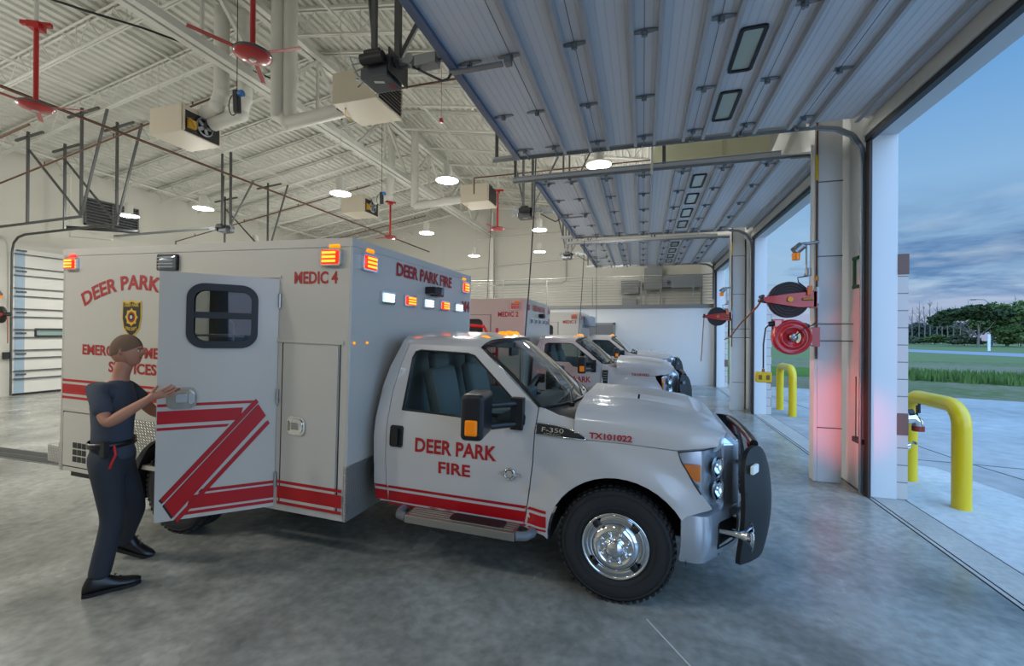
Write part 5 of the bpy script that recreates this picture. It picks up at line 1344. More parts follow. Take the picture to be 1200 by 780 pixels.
for k in range(n + 1): p = A.lerp(Bp, k / n); b.b2((p.x - .08, p.y - .08, 0), (p.x + .08, p.y + .08, .7))
tag(b.build('guard_rail', GALV), 'long galvanised guard rail before the distant trees', 'guard rail')
b = MB(); b.beam((40, 84, .35), (52, 60, .35), .05, .02); 
b = MB(); b.cyl((43.67, 73.3, 0), (43.67, 73.3, 2.2), .14, n=10); tag(b.build('marker_post', mat('marker_white', (205, 210, 215), .6)), 'white marker post by the far road below the street lamp', 'post')
T = empty('street_lamp', (66, 110, 0)); tag(T, 'tall street lamp with a curved arm above the trees', 'street lamp')
b = MB(); b.tube([(0, 0, 0), (0, 0, 7.2), (-.4, .3, 8.6), (-.9, .5, 9.2)], [.13, .09, .08, .07], 8); b.build('pole', mat('lamp_pole_grey', (110, 118, 126), .5, .4), T)
b = MB(); b.tube([(-.9, .5, 9.2), (-1.9, 1.0, 9.3)], .07, 6); b.box((-2.3, 1.2, 9.27), (.9, .4, .2), (0, 0, -.46)); b.build('lamp_head', DKG, T)

LEAF = {}
def leafm(c):
    if c not in LEAF: LEAF[c] = mat('foliage_%s' % ['dark', 'mid', 'olive', 'bright'][len(LEAF) % 4], c, .9, spec=.1, noise=(.8, .25))
    return LEAF[c]
BARK = mat('bark_grey', (104, 96, 88), .95)
def crown(blobs, n, size, rng):
    vs = []; fs = []
    w = [bl[3] * bl[4] for bl in blobs]; W = sum(w)
    for bl, wi in zip(blobs, w):
        for _ in range(int(n * wi / W)):
            while True:
                p = Vector((rng.uniform(-1, 1), rng.uniform(-1, 1), rng.uniform(-1, 1)))
                if .35 < p.length < 1: break
            c = Vector((bl[0] + p.x * bl[3], bl[1] + p.y * bl[3], bl[2] + p.z * bl[4]))
            a = Vector((rng.uniform(-1, 1), rng.uniform(-1, 1), rng.uniform(-.6, .6))).normalized(); q = a.cross(Vector((rng.uniform(-1, 1), rng.uniform(-1, 1), rng.uniform(-1, 1)))).normalized()
            s = size * rng.uniform(.6, 1.3); o = len(vs)
            vs += [c - a * s - q * s * .6, c + a * s - q * s * .4, c + a * s * .8 + q * s * .6, c - a * s * .7 + q * s * .5]; fs.append((o, o + 1, o + 2, o + 3))
    b = MB(); b.add(vs, fs); return b
def tree(x, y, h, w, colr, label, seed, flat=False, n=1500, grp='trees beyond the guard rail'):
    rng = random.Random(seed); T = empty('leafy_tree', (x, y, 0)); tag(T, label, 'tree', grp)
    blobs = []
    if flat:
        for k in range(11): a = rng.uniform(-1, 1); blobs.append((a * w * .42, rng.uniform(-.3, .3) * w, h * (.66 + .16 * (1 - a * a)) + rng.uniform(-.05, .08) * h, w * .17, h * .13))
    else:
        for k in range(8): a = rng.uniform(-1, 1); zz_ = rng.uniform(.25, .8); blobs.append((a * w * .3 * (1.2 - zz_ * .6), rng.uniform(-.3, .3) * w, h * zz_, w * .24, h * .2))
    crown(blobs, n, w * .035, rng).build('foliage', leafm(colr), T)
    b = MB(); b.tube([(0, 0, 0), (w * .01, 0, h * .3), (0, 0, h * .55)], [h * .03, h * .02, h * .012], 7)
    for k in range(6): bl = blobs[k % len(blobs)]; b.tube([(0, 0, h * .25), (bl[0] * .5, bl[1] * .5, h * .45), (bl[0], bl[1], bl[2])], [h * .014, h * .01, h * .004], 5)
    b.build('trunk', BARK, T); return T
def bare(x, y, h, label, seed):
    rng = random.Random(seed); b = MB()
    b.tube([(0, 0, 0), (rng.uniform(-.2, .2), 0, h * .5), (rng.uniform(-.4, .4), 0, h)], [.14, .10, .03], 5)
    for k in range(16):
        z = rng.uniform(.35, .92) * h; a = rng.uniform(0, 6.28); l = (1.05 - z / h) * h * .35
        b.tube([(0, 0, z), (math.cos(a) * l * .5, math.sin(a) * l * .5, z + l * .5), (math.cos(a) * l * .8, math.sin(a) * l * .8, z + l)], [.05, .035, .015], 4)
    o = b.build('bare_tree', BARK); o.location = (x, y, 0); tag(o, label, 'tree', 'bare grey trees at the field edge'); return o
def at(px, depth):      # world x,y seen at frame column px, at a given distance ahead
    r_, f_ = (px - 600) / 514.7 * depth, depth
    return (r_ * math.cos(.28934) - f_ * math.sin(.28934), r_ * math.sin(.28934) + f_ * math.cos(.28934))
DG, MG, OG, BG = (54, 62, 52), (58, 70, 46), (78, 84, 62), (82, 98, 56)
x, y = at(1146, 78); tree(x, y, 7.4, 10.5, MG, 'broad flat-topped green tree before the street lamp', 3, True, 3800)
x, y = at(1180, 84); tree(x, y, 9.0, 9.5, BG, 'bright green taller tree right of the flat-topped tree', 5, False, 2800)
spec = [(1070, 118, 8.2, 9, DG, 'dark tree just right of the block pier, in the far row'), (1088, 122, 8.6, 10, DG, 'dark tree second right of the block pier, in the far row'), (1106, 120, 7.8, 9, OG, 'olive tree behind the bare trunks in the far row'), (1122, 125, 8.6, 10, DG, 'dark tree left behind the flat-topped tree'),
        (1164, 122, 9.4, 10, DG, 'dark tree right behind the flat-topped tree'), (1194, 120, 11.5, 12, DG, 'tallest dark tree at the right edge'), (1215, 112, 11, 12, MG, 'green tree partly beyond the right edge'), (1196, 82, 5.4, 8, BG, 'low bright green bush at the right edge'),
        (1130, 90, 3.0, 7, OG, 'low olive bush below the flat-topped tree'), (1095, 100, 3.2, 7, BG, 'low green bush left of the flat-topped tree'), (1072, 104, 2.6, 7, OG, 'low olive bush beside the block pier'),
        (905, 110, 9, 12, DG, 'dark tree seen just left of the red cord reel'), (928, 112, 8, 12, MG, 'green tree seen behind the two reels'), (948, 114, 8.4, 12, DG, 'dark tree half hidden by the nearest column'), (852, 112, 8.5, 12, MG, 'green tree seen in the gap beside the second column'), (835, 116, 8, 12, DG, 'dark tree farthest left beyond the third door')]
for k, (px, d, h, w, c, l) in enumerate(spec):
    x, y = at(px, d); tree(x, y, h * .74, w * .9, c, l, 20 + k, False, 1700)
for k, (px, d, h) in enumerate([(1069, 108, 9.0), (1077, 110, 10.5), (1083, 107, 9.6), (1090, 109, 11.0), (1098, 108, 10.2), (1104, 111, 9.5), (1111, 109, 8.8), (1118, 112, 9.8), (1125, 110, 9.2), (1136, 114, 11.5), (1190, 112, 12.5), (1176, 114, 11.0)]):
    x, y = at(px, d); bare(x, y, h, 'bare grey tree in the far row, %s from the block pier' % ORD[sorted([1069, 1077, 1083, 1090, 1098, 1104, 1111, 1118, 1125, 1136, 1176, 1190]).index(px)], 60 + k)
# grass blades in the ditch
rng = random.Random(4); vs = []; fs = []
for k in range(5200):
    t = rng.random(); x = 9.5 + 13 * t; y = 29 - .42 * (x - 9.5) - rng.uniform(0, 5.2); h = rng.uniform(.15, .42); a = rng.uniform(0, 3.14); dx, dy = math.cos(a) * .05, math.sin(a) * .05; o = len(vs)
    vs += [(x - dx, y - dy, -.02), (x + dx, y + dy, -.02), (x + rng.uniform(-.08, .08), y + rng.uniform(-.08, .08), h)]; fs.append((o, o + 1, o + 2))
b = MB(); b.add(vs, fs); tag(b.build('tall_grass', mat('blade_green', (84, 108, 46), .9, noise=(1.5, .3))), 'tufts of taller green grass along the ditch', 'grass', None, 'stuff')

# yellow hooped guards
def hoop(y0, label):
    r = .085; x = 3.41; b = MB(); top = 1.12; q = .22; path = [(x, y0, -.02), (x, y0, top - q)]
    for k in range(1, 7): a = R(15 * k); path.append((x, y0 + q * (1 - math.cos(a)), top - q + q * math.sin(a)))
    for k in range(0, 7): a = R(90 - 15 * k); path.append((x, y0 + 1.0 - q * (1 - math.cos(a)), top - q + q * math.sin(a)))
    path.append((x, y0 + 1.0, -.02)); b.tube(path, r, 24); tag(b.build('hoop_guard', YEL), label, 'bollard', 'yellow hooped pipe guards outside the piers')
hoop(6.12, 'nearest yellow hooped pipe guard, outside the nearest column')
hoop(11.88, 'second yellow hooped pipe guard, seen below the red cord reel')
hoop(17.6, 'farthest yellow hooped pipe guard, outside the last pier')
# fire department connection and hose bib
T = empty('fire_connection', (2.96, 6.32, .93)); tag(T, 'chrome fire hose connection with red cap on the block pier', 'hose connection')
b = MB(); b.cyl((0, 0, 0), (.03, 0, 0), .085, n=20); b.tube([(.02, 0, 0), (.10, 0, .01), (.14, 0, -.03), (.15, 0, -.09)], [.05, .06, .06, .055], 14); b.build('body', CHR, T)
b = MB(); b.cyl((.15, 0, -.08), (.152, 0, -.14), .06, n=16); b.build('cap', mat('cap_red', (150, 70, 60), .4, .5), T)
b = MB(); b.cyl((.14, 0, .0), (.14, 0, .16), .012, n=8); b.cyl((.0, 0, .06), (.10, 0, .07), .045, n=12); b.cyl((.16, 0, .07), (.16, 0, .18), .014); b.build('handle', BLK, T)
T = empty('hose_bib', (2.96, 6.50, .56)); tag(T, 'small chrome hose bib low on the block pier', 'tap')
b = MB(); b.tube([(0, 0, 0), (.10, 0, 0), (.15, 0, -.02)], .022, 10); b.cyl((.10, 0, .0), (.16, 0, .03), .03); b.box((0, 0, 0), (.02, .12, .1)); b.build('body', CHR, T)
b = MB(); b.cyl((.16, 0, .03), (.21, 0, .05), .008, n=8); b.box((.21, 0, .05), (.015, .07, .03)); b.build('handle', GALV, T)
# ------------------------------------------------------------------ person
SKIN = mat('skin', (176, 122, 96), .55, noise=(30, .06))
SHIRT = mat('navy_shirt', (58, 64, 76), .85, noise=(25, .12))
PANTS = mat('dark_trousers', (44, 48, 56), .85, noise=(25, .12))
BOOT = mat('boot_leather', (20, 20, 22), .35)
HAIR = mat('short_brown_hair', (112, 88, 70), .95)
def skin(name, V, E, Rr, m, parent=None, sub=2, root=0, label=None):
    me = bpy.data.meshes.new(name); me.from_pydata([tuple(v) for v in V], E, []); me.materials.append(m)
    o = bpy.data.objects.new(name, me); COL.objects.link(o)
    if parent: o.parent = parent
    sk = o.modifiers.new('skin', 'SKIN'); sk.use_smooth_shade = True
    lay = me.skin_vertices[0] if len(me.skin_vertices) else None
    if lay is None:
        bm = bmesh_new(me); lay = me.skin_vertices[0]
    for i, r_ in enumerate(Rr):
        lay.data[i].radius = (r_, r_) if not isinstance(r_, tuple) else r_
        lay.data[i].use_root = (i == root)
    ss = o.modifiers.new('subsurf', 'SUBSURF'); ss.levels = sub; ss.render_levels = sub
    if label: o['label'] = label
    return o
def bmesh_new(me):
    import bmesh
    bm = bmesh.new(); bm.from_mesh(me); bm.verts.layers.skin.verify(); bm.to_mesh(me); bm.free()

def build_person():
    P = empty('person', (-3.78, 2.30, 0)); tag(P, 'person in dark blue shirt and dark trousers reaching to the open ambulance door', 'person')
    o0 = Vector((-3.78, 2.30, 0))
    fw = Vector((.80, .60, 0)); rt = Vector((.60, -.80, 0)); up = Vector((0, 0, 1))
    W = lambda x, y, z: Vector((x, y, z)) - o0
    hipc = W(-3.80, 2.30, .98); chest = W(-3.80, 2.32, 1.40); neck = W(-3.78, 2.335, 1.57); 
    shR = W(-3.745, 2.165, 1.50); shL = W(-3.93, 2.46, 1.50)
    elR = W(-3.58, 2.13, 1.255); wrR = W(-3.44, 2.31, 1.415); 
    elL = W(-3.86, 2.62, 1.25); wrL = W(-3.62, 2.72, 1.17)
    hpR = hipc + rt * .10 - up * .02; hpL = hipc - rt * .10 - up * .02
    knR = W(-3.74, 2.27, .52); anR = W(-3.79, 2.21, .10)
    knL = W(-3.86, 2.50, .50); anL = W(-4.17, 2.60, .15)
    hd = [neck + up * .03 + fw * .01, neck + up * .09 + fw * .03, neck + up * .15 + fw * .035, neck + up * .22 + fw * .03, neck + up * .27 + fw * .02]
    V = []; E = []; Rr = []
    def vtx(p, r, par=None):
        V.append(p); Rr.append(r)
        if par is not None: E.append((par, len(V) - 1))
        return len(V) - 1
    pel = vtx(hipc, (.10, .08)); ab = vtx(hipc + up * .2 + fw * .01, (.09, .07), pel); ch = vtx(chest + up * .03, (.08, .07), ab); nb = vtx(neck - up * .03, .055, ch); n1 = vtx(hd[0], .055, nb)
    h1 = vtx(hd[1], .060, n1); h2 = vtx(hd[2], .05, h1)
    def arm(sh, el, wr, fingers, s):
        a = vtx(sh - up * .02, .046, ch); b1 = vtx(sh.lerp(el, .5), .048, a); c = vtx(el, .044, b1); d = vtx(el.lerp(wr, .4), .042, c); e = vtx(wr, .027, d)
        hdv = fingers['dir']; sd = fingers['side']; pn = hdv.cross(sd).normalized()
        p1 = vtx(wr + hdv * .045, .030, e); p2 = vtx(wr + hdv * .085, .028, p1)
        for k, (off, ln) in enumerate(((-.032, .065), (-.011, .075), (.011, .07), (.031, .055))):
            base = wr + hdv * .095 + sd * off; f1 = vtx(base, .0105, p2)
            f2 = vtx(base + hdv * ln * .5 + pn * .004, .0095, f1); f3 = vtx(base + hdv * ln * .8 + pn * .012, .0085, f2); vtx(base + hdv * ln * 1.05 + pn * .024, .0075, f3)
        t1 = vtx(wr + hdv * .04 - sd * .035, .012, p1); t2 = vtx(wr + hdv * .07 - sd * .058, .011, t1); vtx(wr + hdv * .095 - sd * .072, .009, t2)
    hR = (W(-3.33, 2.40, 1.475) - wrR).normalized(); 
    sR = up.cross(hR).normalized(); sR = (sR * .35 - up * .94); sR = (sR - hR * sR.dot(hR)).normalized()
    arm(shR, elR, wrR, {'dir': hR, 'side': sR}, 1)
    hL = (wrL - elL).normalized() * .8 + Vector((0, 0, -.3)); hL.normalize(); sL = hL.cross(rt).normalized()
    arm(shL, elL, wrL, {'dir': hL, 'side': sL}, -1)
    for hp, kn, an in ((hpR, knR, anR), (hpL, knL, anL)):
        a = vtx(hp, .085, pel); b1 = vtx(hp.lerp(kn, .5), .075, a); c = vtx(kn, .055, b1); d = vtx(kn.lerp(an, .4), .052, c); vtx(an, .038, d)
    body = skin('body', V, E, Rr, SKIN, P, 2)
    # trousers
    V = []; E = []; Rr = []
    wst = vtx(hipc + up * .12, (.145, .115)); pel = vtx(hipc - up * .03, (.150, .122), wst)
    for hp, kn, an in ((hpR, knR, anR), (hpL, knL, anL)):
        a = vtx(hp - up * .08, .100, pel); b1 = vtx(hp.lerp(kn, .5), .090, a); c = vtx(kn, .074, b1); d = vtx(kn.lerp(an, .5), .072, c); e = vtx(kn.lerp(an, .85), .072, d); vtx(an + up * .0, .068, e)
    skin('trousers', V, E, Rr, PANTS, P, 2)
    # shirt with short sleeves
    V = []; E = []; Rr = []
    h0 = vtx(hipc - up * .05, (.165, .135)); hh = vtx(hipc + up * .03, (.160, .128), h0); h1 = vtx(hipc + up * .14, (.150, .120), hh); h2 = vtx(hipc + up * .30, (.150, .12), h1); c0 = vtx(chest + up * .02, (.125, .105), h2); c1 = vtx(neck - up * .06, (.085, .07), c0); vtx(neck - up * .02, .062, c1)
    c0v = chest + up * .06
    for sh, el in ((shR, elR), (shL, elL)):
        a0 = vtx(c0v.lerp(sh, .55), .075, c0); a = vtx(sh - up * .02, .064, a0); b1 = vtx(sh.lerp(el, .45), .066, a); vtx(sh.lerp(el, .82), .068, b1)
    skin('shirt', V, E, Rr, SHIRT, P, 2)
    b = MB(); c = hipc + up * .10
    b.lathe([(.148, -.02), (.156, -.02), (.156, .02), (.148, .02)], (0, 0, 0), (0, 0, 1), 28)
    b.v = [tuple(c + rt * (p[0] * 1.10) + fw * (p[1] * .88) + up * p[2]) for p in b.v]
    be = b.build('belt', BOOT, P)
    b = MB(); b.box(c + rt * .165 + fw * .02 - up * .02, (.05, .035, .11)); b.build('belt_pouch', BLK, be)
    b = MB(); b.tube([c + rt * .15 + fw * .07 + up * .0, c + rt * .175 + fw * .09 - up * .06, c + rt * .165 + fw * .05 - up * .16], .009, 6); b.build('red_strap', mat('strap_red', (190, 30, 34), .5), P)
    # head
    hc = hd[2] + up * .035 + fw * .005
    def hr(d, k=0.):
        f_, r_, u_ = d; e = 1 / math.sqrt((f_ / .100) ** 2 + (r_ / .078) ** 2 + (u_ / .124) ** 2)
        ex = math.exp
        if u_ < 0: e *= 1 - .10 * min(1, -u_) ** 1.5 * (1 if f_ < .2 else .2)
        if f_ > 0:
            e += .015 * ex(-((r_ / .13) ** 2 + ((u_ + .16) / .15) ** 2)) + .012 * ex(-((r_ / .07) ** 2 + ((u_ - .0) / .18) ** 2))
            e -= .007 * ex(-(((abs(r_) - .33) / .15) ** 2 + ((u_ - .05) / .10) ** 2)); e += .005 * ex(-((u_ - .22) / .09) ** 2 - (r_ / .5) ** 2)
            e += .010 * ex(-(((u_ + .80) / .18) ** 2 + (r_ / .3) ** 2)) - .004 * ex(-(((u_ + .50) / .04) ** 2 + (r_ / .22) ** 2))
        if abs(r_) > .75: e += .022 * ex(-(((f_ + .08) / .12) ** 2 + ((u_ + .02) / .24) ** 2))
        return e + k
    def hpt(th, ph, k=0.):
        d = (math.sin(th) * math.cos(ph), math.sin(th) * math.sin(ph), math.cos(th)); e = hr(d, k)
        return hc + fw * (d[0] * e) + rt * (d[1] * e) + up * (d[2] * e)
    b = MB(); b.grid(lambda u, v: hpt(math.pi * (.001 + .998 * u), 2 * math.pi * v), 56, 72); b.build('head', SKIN, P)
    def hair_pt(u, v):
        ph = 2 * math.pi * v; c_ = math.cos(ph); lim = .36 + .28 * (.5 - .5 * c_) ** .7
        if abs(c_) < .35: lim = min(lim, .50)
        return hpt(math.pi * lim * (.002 + u), ph, .005 * (1 - .9 * u ** 3))
    b = MB(); b.grid(hair_pt, 20, 48); b.build('hair', HAIR, P)
    b = MB()
    for s in (-1, 1): b.sphere(hpt(math.pi * .487, s * .34, -.006), .0115, 10, 8)
    b.build('eye', mat('eye_white', (220, 220, 215), .3), P)
    b = MB()
    for s in (-1, 1): b.sphere(hpt(math.pi * .487, s * .34, .003), .0045, 8, 6); b.tube([hpt(math.pi * .435, s * q, .002) for q in (.18, .32, .50)], .0035, 5)
    b.build('brow', HAIR, P)
    b = MB(); b.tube([hpt(math.pi * .67, q, .001) for q in (-.24, -.1, 0, .1, .24)], .0045, 6); b.build('lip', mat('lips', (150, 84, 76), .5), P)
    # boots
    for an, dirv, tilt in ((anR, Vector((.57, .82, 0)).normalized(), 0), (anL, Vector((.86, .5, 0)).normalized(), R(22))):
        sd = Vector((dirv.y, -dirv.x, 0)); g = Vector((an.x, an.y, .0 if tilt == 0 else .035))
        def T_(f, s, z):
            x = f * math.cos(tilt) + z * math.sin(tilt) if tilt else f; zz2 = (-(f - .20) * math.sin(tilt) * -1 * -1 + z * math.cos(tilt)) if tilt else z
            return g + dirv * x + sd * s + Vector((0, 0, zz2 if not tilt else max(z - (f - .20) * math.sin(tilt) * 1.0 - .035, -.03)))
        b = MB()
        secs = [(-.085, .030, .075), (-.06, .042, .15), (-.02, .045, .17), (.03, .044, .15), (.08, .045, .10), (.13, .05, .078), (.18, .050, .068), (.215, .040, .058), (.24, .018, .045)]
        rings = []
        for f, w, h in secs:
            rings.append([T_(f, s * w, z) for s, z in ((-1, .022), (-1.02, h * .5), (-.7, h * .9), (0, h), (.7, h * .9), (1.02, h * .5), (1, .022), (0, .02))])
        vs = [p for r_ in rings for p in r_]; n = 8
        b.add(vs, [(i * n + j, i * n + (j + 1) % n, (i + 1) * n + (j + 1) % n, (i + 1) * n + j) for i in range(len(secs) - 1) for j in range(n)] , 0, True); b.add(rings[0], [tuple(range(8))[::-1]]); b.add(rings[-1], [tuple(range(8))])
        bo = b.build('boot', BOOT, P)
        s2 = bo.modifiers.new('subsurf', 'SUBSURF'); s2.levels = 1; s2.render_levels = 1
        b = MB(); lo = []; hi = []
        for f, w, h in secs: lo.append((f, w * 1.08)); 
        poly = [(f, w) for f, w in lo] + [(f, -w) for f, w in lo[::-1]]
        b.add([T_(f, s, .0) for f, s in poly] + [T_(f, s, .026) for f, s in poly], [tuple(range(len(poly))), tuple(range(len(poly), 2 * len(poly)))] + [(i, (i + 1) % len(poly), len(poly) + (i + 1) % len(poly), len(poly) + i) for i in range(len(poly))])
        b.build('boot_sole', mat('sole_rubber', (14, 14, 15), .7), bo)
        b = MB()
        for k in range(4): f = .03 + k * .028; z = .150 - k * .022; b.tube([T_(f, -.022, z * .97), T_(f + .012, 0, z + .004), T_(f, .022, z * .97)], .004, 5)
        b.build('laces', mat('lace_grey', (60, 60, 62), .8), bo)
    return P
build_person()
# ------------------------------------------------------------------ vehicles
ambulance('ambulance', -.1698, 4.1792, -.0109, .0246, 'M4', lit=True, opened=True, lettering='MEDIC 4',
          label='nearest white ambulance with flashing red lamps and its side door open')
ambulance('ambulance', -.165, 9.66, 0, 0, 'M2', late=True, lit=False, lettering='MEDIC 2',
          label='second white ambulance, marked MEDIC 2, parked behind the open-door one')
ambulance('ambulance', .15, 15.4, 0, 0, 'M3', lit=False, lettering='MEDIC 3', condenser=True,
          label='third white ambulance farthest back against the partition wall')

# ------------------------------------------------------------------ light
def lamp(kind, loc, energy, color=(1, 1, 1), **k):
    l = bpy.data.lights.new(kind.lower() + '_light', kind); l.energy = energy; l.color = color
    for a, v in k.items(): setattr(l, a, v)
    o = bpy.data.objects.new(l.name, l); COL.objects.link(o); o.location = loc; return o
WARM = (1.0, .99, .93)
KB = 165
def baylight(x, y, k=1.):
    lamp('SPOT', (x, y, 5.12), KB * k, WARM, shadow_soft_size=.2, spot_size=R(165), spot_blend=.5)
    lamp('POINT', (x, y, 5.05), KB * k * .5, WARM, shadow_soft_size=.2)
for x, y, _ in BAYS: baylight(x, y)
for x, y in ((-.84, -.4), (-4.1, -.4), (-7.2, -.4), (-11.3, -.4), (-14.1, 4.3), (-14.1, -.4), (-11.6, 4.2), (-11.3, 13.1), (-10.4, 17.4), (-14.0, 17.3), (-.9, 13.2), (-.9, 17.3)):
    baylight(x, y, (.22 if x > -2 else .38 if x > -5 else 1.5) if y < 1 else 1)
# flashing lamps throw red on the nearest column and floor
def beam(p, q, energy, deg, col=(1, .10, .08), soft=.05):
    o = lamp('SPOT', p, energy, col, shadow_soft_size=soft, spot_size=R(deg), spot_blend=.9)
    o.rotation_euler = (Vector(q) - Vector(p)).to_track_quat('-Z', 'Y').to_euler()
beam((.95, 4.45, 1.0), (2.5, 6.65, .85), 190, 32)
beam((-1.88, 5.2, 2.46), (2.4, 6.65, 1.9), 260, 24)
beam((-2.6, 5.60, 2.5), (-2.6, 8.4, 2.4), 45, 85)

# ------------------------------------------------------------------ dusk sky
w = bpy.data.worlds.new('dusk_sky'); SC.world = w; w.use_nodes = True; nt = w.node_tree; nt.nodes.clear(); L = nt.links.new
out = nt.nodes.new('ShaderNodeOutputWorld'); bg = nt.nodes.new('ShaderNodeBackground'); L(bg.outputs[0], out.inputs[0])
tc = nt.nodes.new('ShaderNodeTexCoord'); sp = nt.nodes.new('ShaderNodeSeparateXYZ'); L(tc.outputs['Generated'], sp.inputs[0])
r = nt.nodes.new('ShaderNodeValToRGB'); e = r.color_ramp.elements
stops = [(0.0, (156, 166, 196)), (.04, (166, 178, 208)), (.10, (156, 190, 220)), (.22, (144, 186, 224)), (.42, (104, 160, 216)), (.7, (104, 154, 208)), (1.0, (104, 150, 204))]
e[0].position, e[0].color = stops[0][0], lin(stops[0][1]) + (1,); e[1].position, e[1].color = stops[-1][0], lin(stops[-1][1]) + (1,)
for p, c in stops[1:-1]: k = e.new(p); k.color = lin(c) + (1,)
L(sp.outputs['Z'], r.inputs[0])
# flat cloud layer: project the direction on a plane overhead
mz = nt.nodes.new('ShaderNodeMath'); mz.operation = 'MAXIMUM'; mz.inputs[1].default_value = .0; L(sp.outputs['Z'], mz.inputs[0])
az = nt.nodes.new('ShaderNodeMath'); az.operation = 'ADD'; az.inputs[1].default_value = .09; L(mz.outputs[0], az.inputs[0])
dv = nt.nodes.new('ShaderNodeVectorMath'); dv.operation = 'DIVIDE'; cz = nt.nodes.new('ShaderNodeCombineXYZ')
for i in range(3): L(az.outputs[0], cz.inputs[i])
L(tc.outputs['Generated'], dv.inputs[0]); L(cz.outputs[0], dv.inputs[1])
mp = nt.nodes.new('ShaderNodeMapping'); mp.inputs['Scale'].default_value = (.55, .55, 0); mp.inputs['Rotation'].default_value = (0, 0, .5); mp.inputs['Location'].default_value = (1.3, .4, 0); L(dv.outputs[0], mp.inputs[0])
n1 = nt.nodes.new('ShaderNodeTexNoise'); n1.inputs['Scale'].default_value = 1.1; n1.inputs['Detail'].default_value = 9; n1.inputs['Roughness'].default_value = .6; n1.inputs['Distortion'].default_value = .5; L(mp.outputs[0], n1.inputs['Vector'])
cr = nt.nodes.new('ShaderNodeMapRange'); cr.inputs['From Min'].default_value = .46; cr.inputs['From Max'].default_value = .62; L(n1.outputs['Fac'], cr.inputs[0])
fd = nt.nodes.new('ShaderNodeMapRange'); fd.inputs['From Min'].default_value = .26; fd.inputs['From Max'].default_value = .15; L(sp.outputs['Z'], fd.inputs[0])
fl = nt.nodes.new('ShaderNodeMapRange'); fl.inputs['From Min'].default_value = .0; fl.inputs['From Max'].default_value = .07; fl.inputs['To Min'].default_value = .25; L(sp.outputs['Z'], fl.inputs[0])
m1 = nt.nodes.new('ShaderNodeMath'); m1.operation = 'MULTIPLY'; L(cr.outputs[0], m1.inputs[0]); L(fd.outputs[0], m1.inputs[1])
m2 = nt.nodes.new('ShaderNodeMath'); m2.operation = 'MULTIPLY'; L(m1.outputs[0], m2.inputs[0]); L(fl.outputs[0], m2.inputs[1])
mx = nt.nodes.new('ShaderNodeMix'); mx.data_type = 'RGBA'; L(m2.outputs[0], mx.inputs[0]); L(r.outputs[0], mx.inputs[6]); mx.inputs[7].default_value = lin((98, 136, 182)) + (1,)
n2 = nt.nodes.new('ShaderNodeTexNoise'); n2.inputs['Scale'].default_value = 2.6; n2.inputs['Detail'].default_value = 8; L(mp.outputs[0], n2.inputs['Vector'])
c2 = nt.nodes.new('ShaderNodeMapRange'); c2.inputs['From Min'].default_value = .52; c2.inputs['From Max'].default_value = .72; c2.inputs['To Max'].default_value = .75; L(n2.outputs['Fac'], c2.inputs[0])
m3 = nt.nodes.new('ShaderNodeMath'); m3.operation = 'MULTIPLY'; L(c2.outputs[0], m3.inputs[0]); L(fd.outputs[0], m3.inputs[1])
mx2 = nt.nodes.new('ShaderNodeMix'); mx2.data_type = 'RGBA'; L(m3.outputs[0], mx2.inputs[0]); L(mx.outputs[2], mx2.inputs[6]); mx2.inputs[7].default_value = lin((186, 204, 222)) + (1,)
gm = nt.nodes.new('ShaderNodeMix'); gm.data_type = 'RGBA'; gf = nt.nodes.new('ShaderNodeMapRange'); gf.inputs['From Min'].default_value = .1; gf.inputs['From Max'].default_value = -.3; gf.inputs['To Max'].default_value = .15
L(sp.outputs['Y'], gf.inputs[0]); L(gf.outputs[0], gm.inputs[0]); L(mx2.outputs[2], gm.inputs[6]); gm.inputs[7].default_value = lin((190, 196, 210)) + (1,)
L(gm.outputs[2], bg.inputs[0])
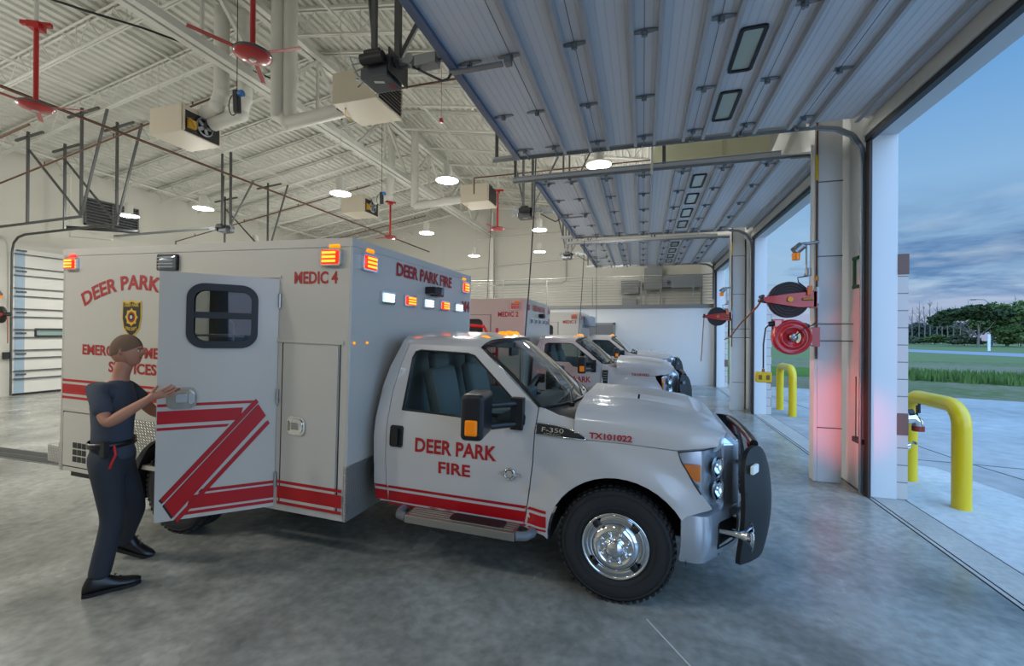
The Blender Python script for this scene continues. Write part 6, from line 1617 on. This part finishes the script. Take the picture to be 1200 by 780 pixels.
# sky boosted overhead and out of view, added to light floor, drive and doors
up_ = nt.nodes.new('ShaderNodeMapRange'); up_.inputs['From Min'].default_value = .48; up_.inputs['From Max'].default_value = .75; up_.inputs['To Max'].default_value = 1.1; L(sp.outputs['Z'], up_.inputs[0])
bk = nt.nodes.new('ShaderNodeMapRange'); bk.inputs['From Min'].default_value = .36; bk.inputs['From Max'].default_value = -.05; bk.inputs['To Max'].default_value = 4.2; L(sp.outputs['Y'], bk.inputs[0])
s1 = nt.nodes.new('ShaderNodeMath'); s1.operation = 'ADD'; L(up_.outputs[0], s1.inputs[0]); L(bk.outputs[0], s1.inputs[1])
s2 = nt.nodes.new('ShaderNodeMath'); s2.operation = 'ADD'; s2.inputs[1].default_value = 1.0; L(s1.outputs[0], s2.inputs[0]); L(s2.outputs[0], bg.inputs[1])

# ------------------------------------------------------------------ camera and view
F_PX, YAW, PIT, ROL, HC = 514.737, .289342, .0013016, .0060049, 1.9056
f = Vector((-math.sin(YAW), math.cos(YAW), 0)); r3 = Vector((math.cos(YAW), math.sin(YAW), 0)); u = Vector((0, 0, 1))
f2 = f * math.cos(PIT) + u * math.sin(PIT); u2 = -f * math.sin(PIT) + u * math.cos(PIT)
rr = r3 * math.cos(ROL) + u2 * math.sin(ROL); uu = -r3 * math.sin(ROL) + u2 * math.cos(ROL)
cam = bpy.data.cameras.new('camera'); co = bpy.data.objects.new('camera', cam); COL.objects.link(co)
Mw = Matrix((rr, uu, -f2)).transposed().to_4x4(); Mw.translation = (0, 0, HC); co.matrix_world = Mw
cam.sensor_fit = 'HORIZONTAL'; cam.sensor_width = 36; cam.lens = F_PX * 36 / 1200; cam.clip_end = 1000; cam.clip_start = .05
SC.camera = co
vs = SC.view_settings; SC.display_settings.display_device = 'sRGB'; vs.view_transform = 'Standard'; vs.look = 'None'; vs.exposure = 0; vs.gamma = 1; vs.use_curve_mapping = False
SC.cycles.max_bounces = 8; SC.cycles.diffuse_bounces = 4; SC.cycles.glossy_bounces = 4; SC.cycles.transparent_max_bounces = 12
SC.cycles.caustics_reflective = False; SC.cycles.caustics_refractive = False; SC.cycles.sample_clamp_indirect = 6
SC.cycles.use_denoising = True
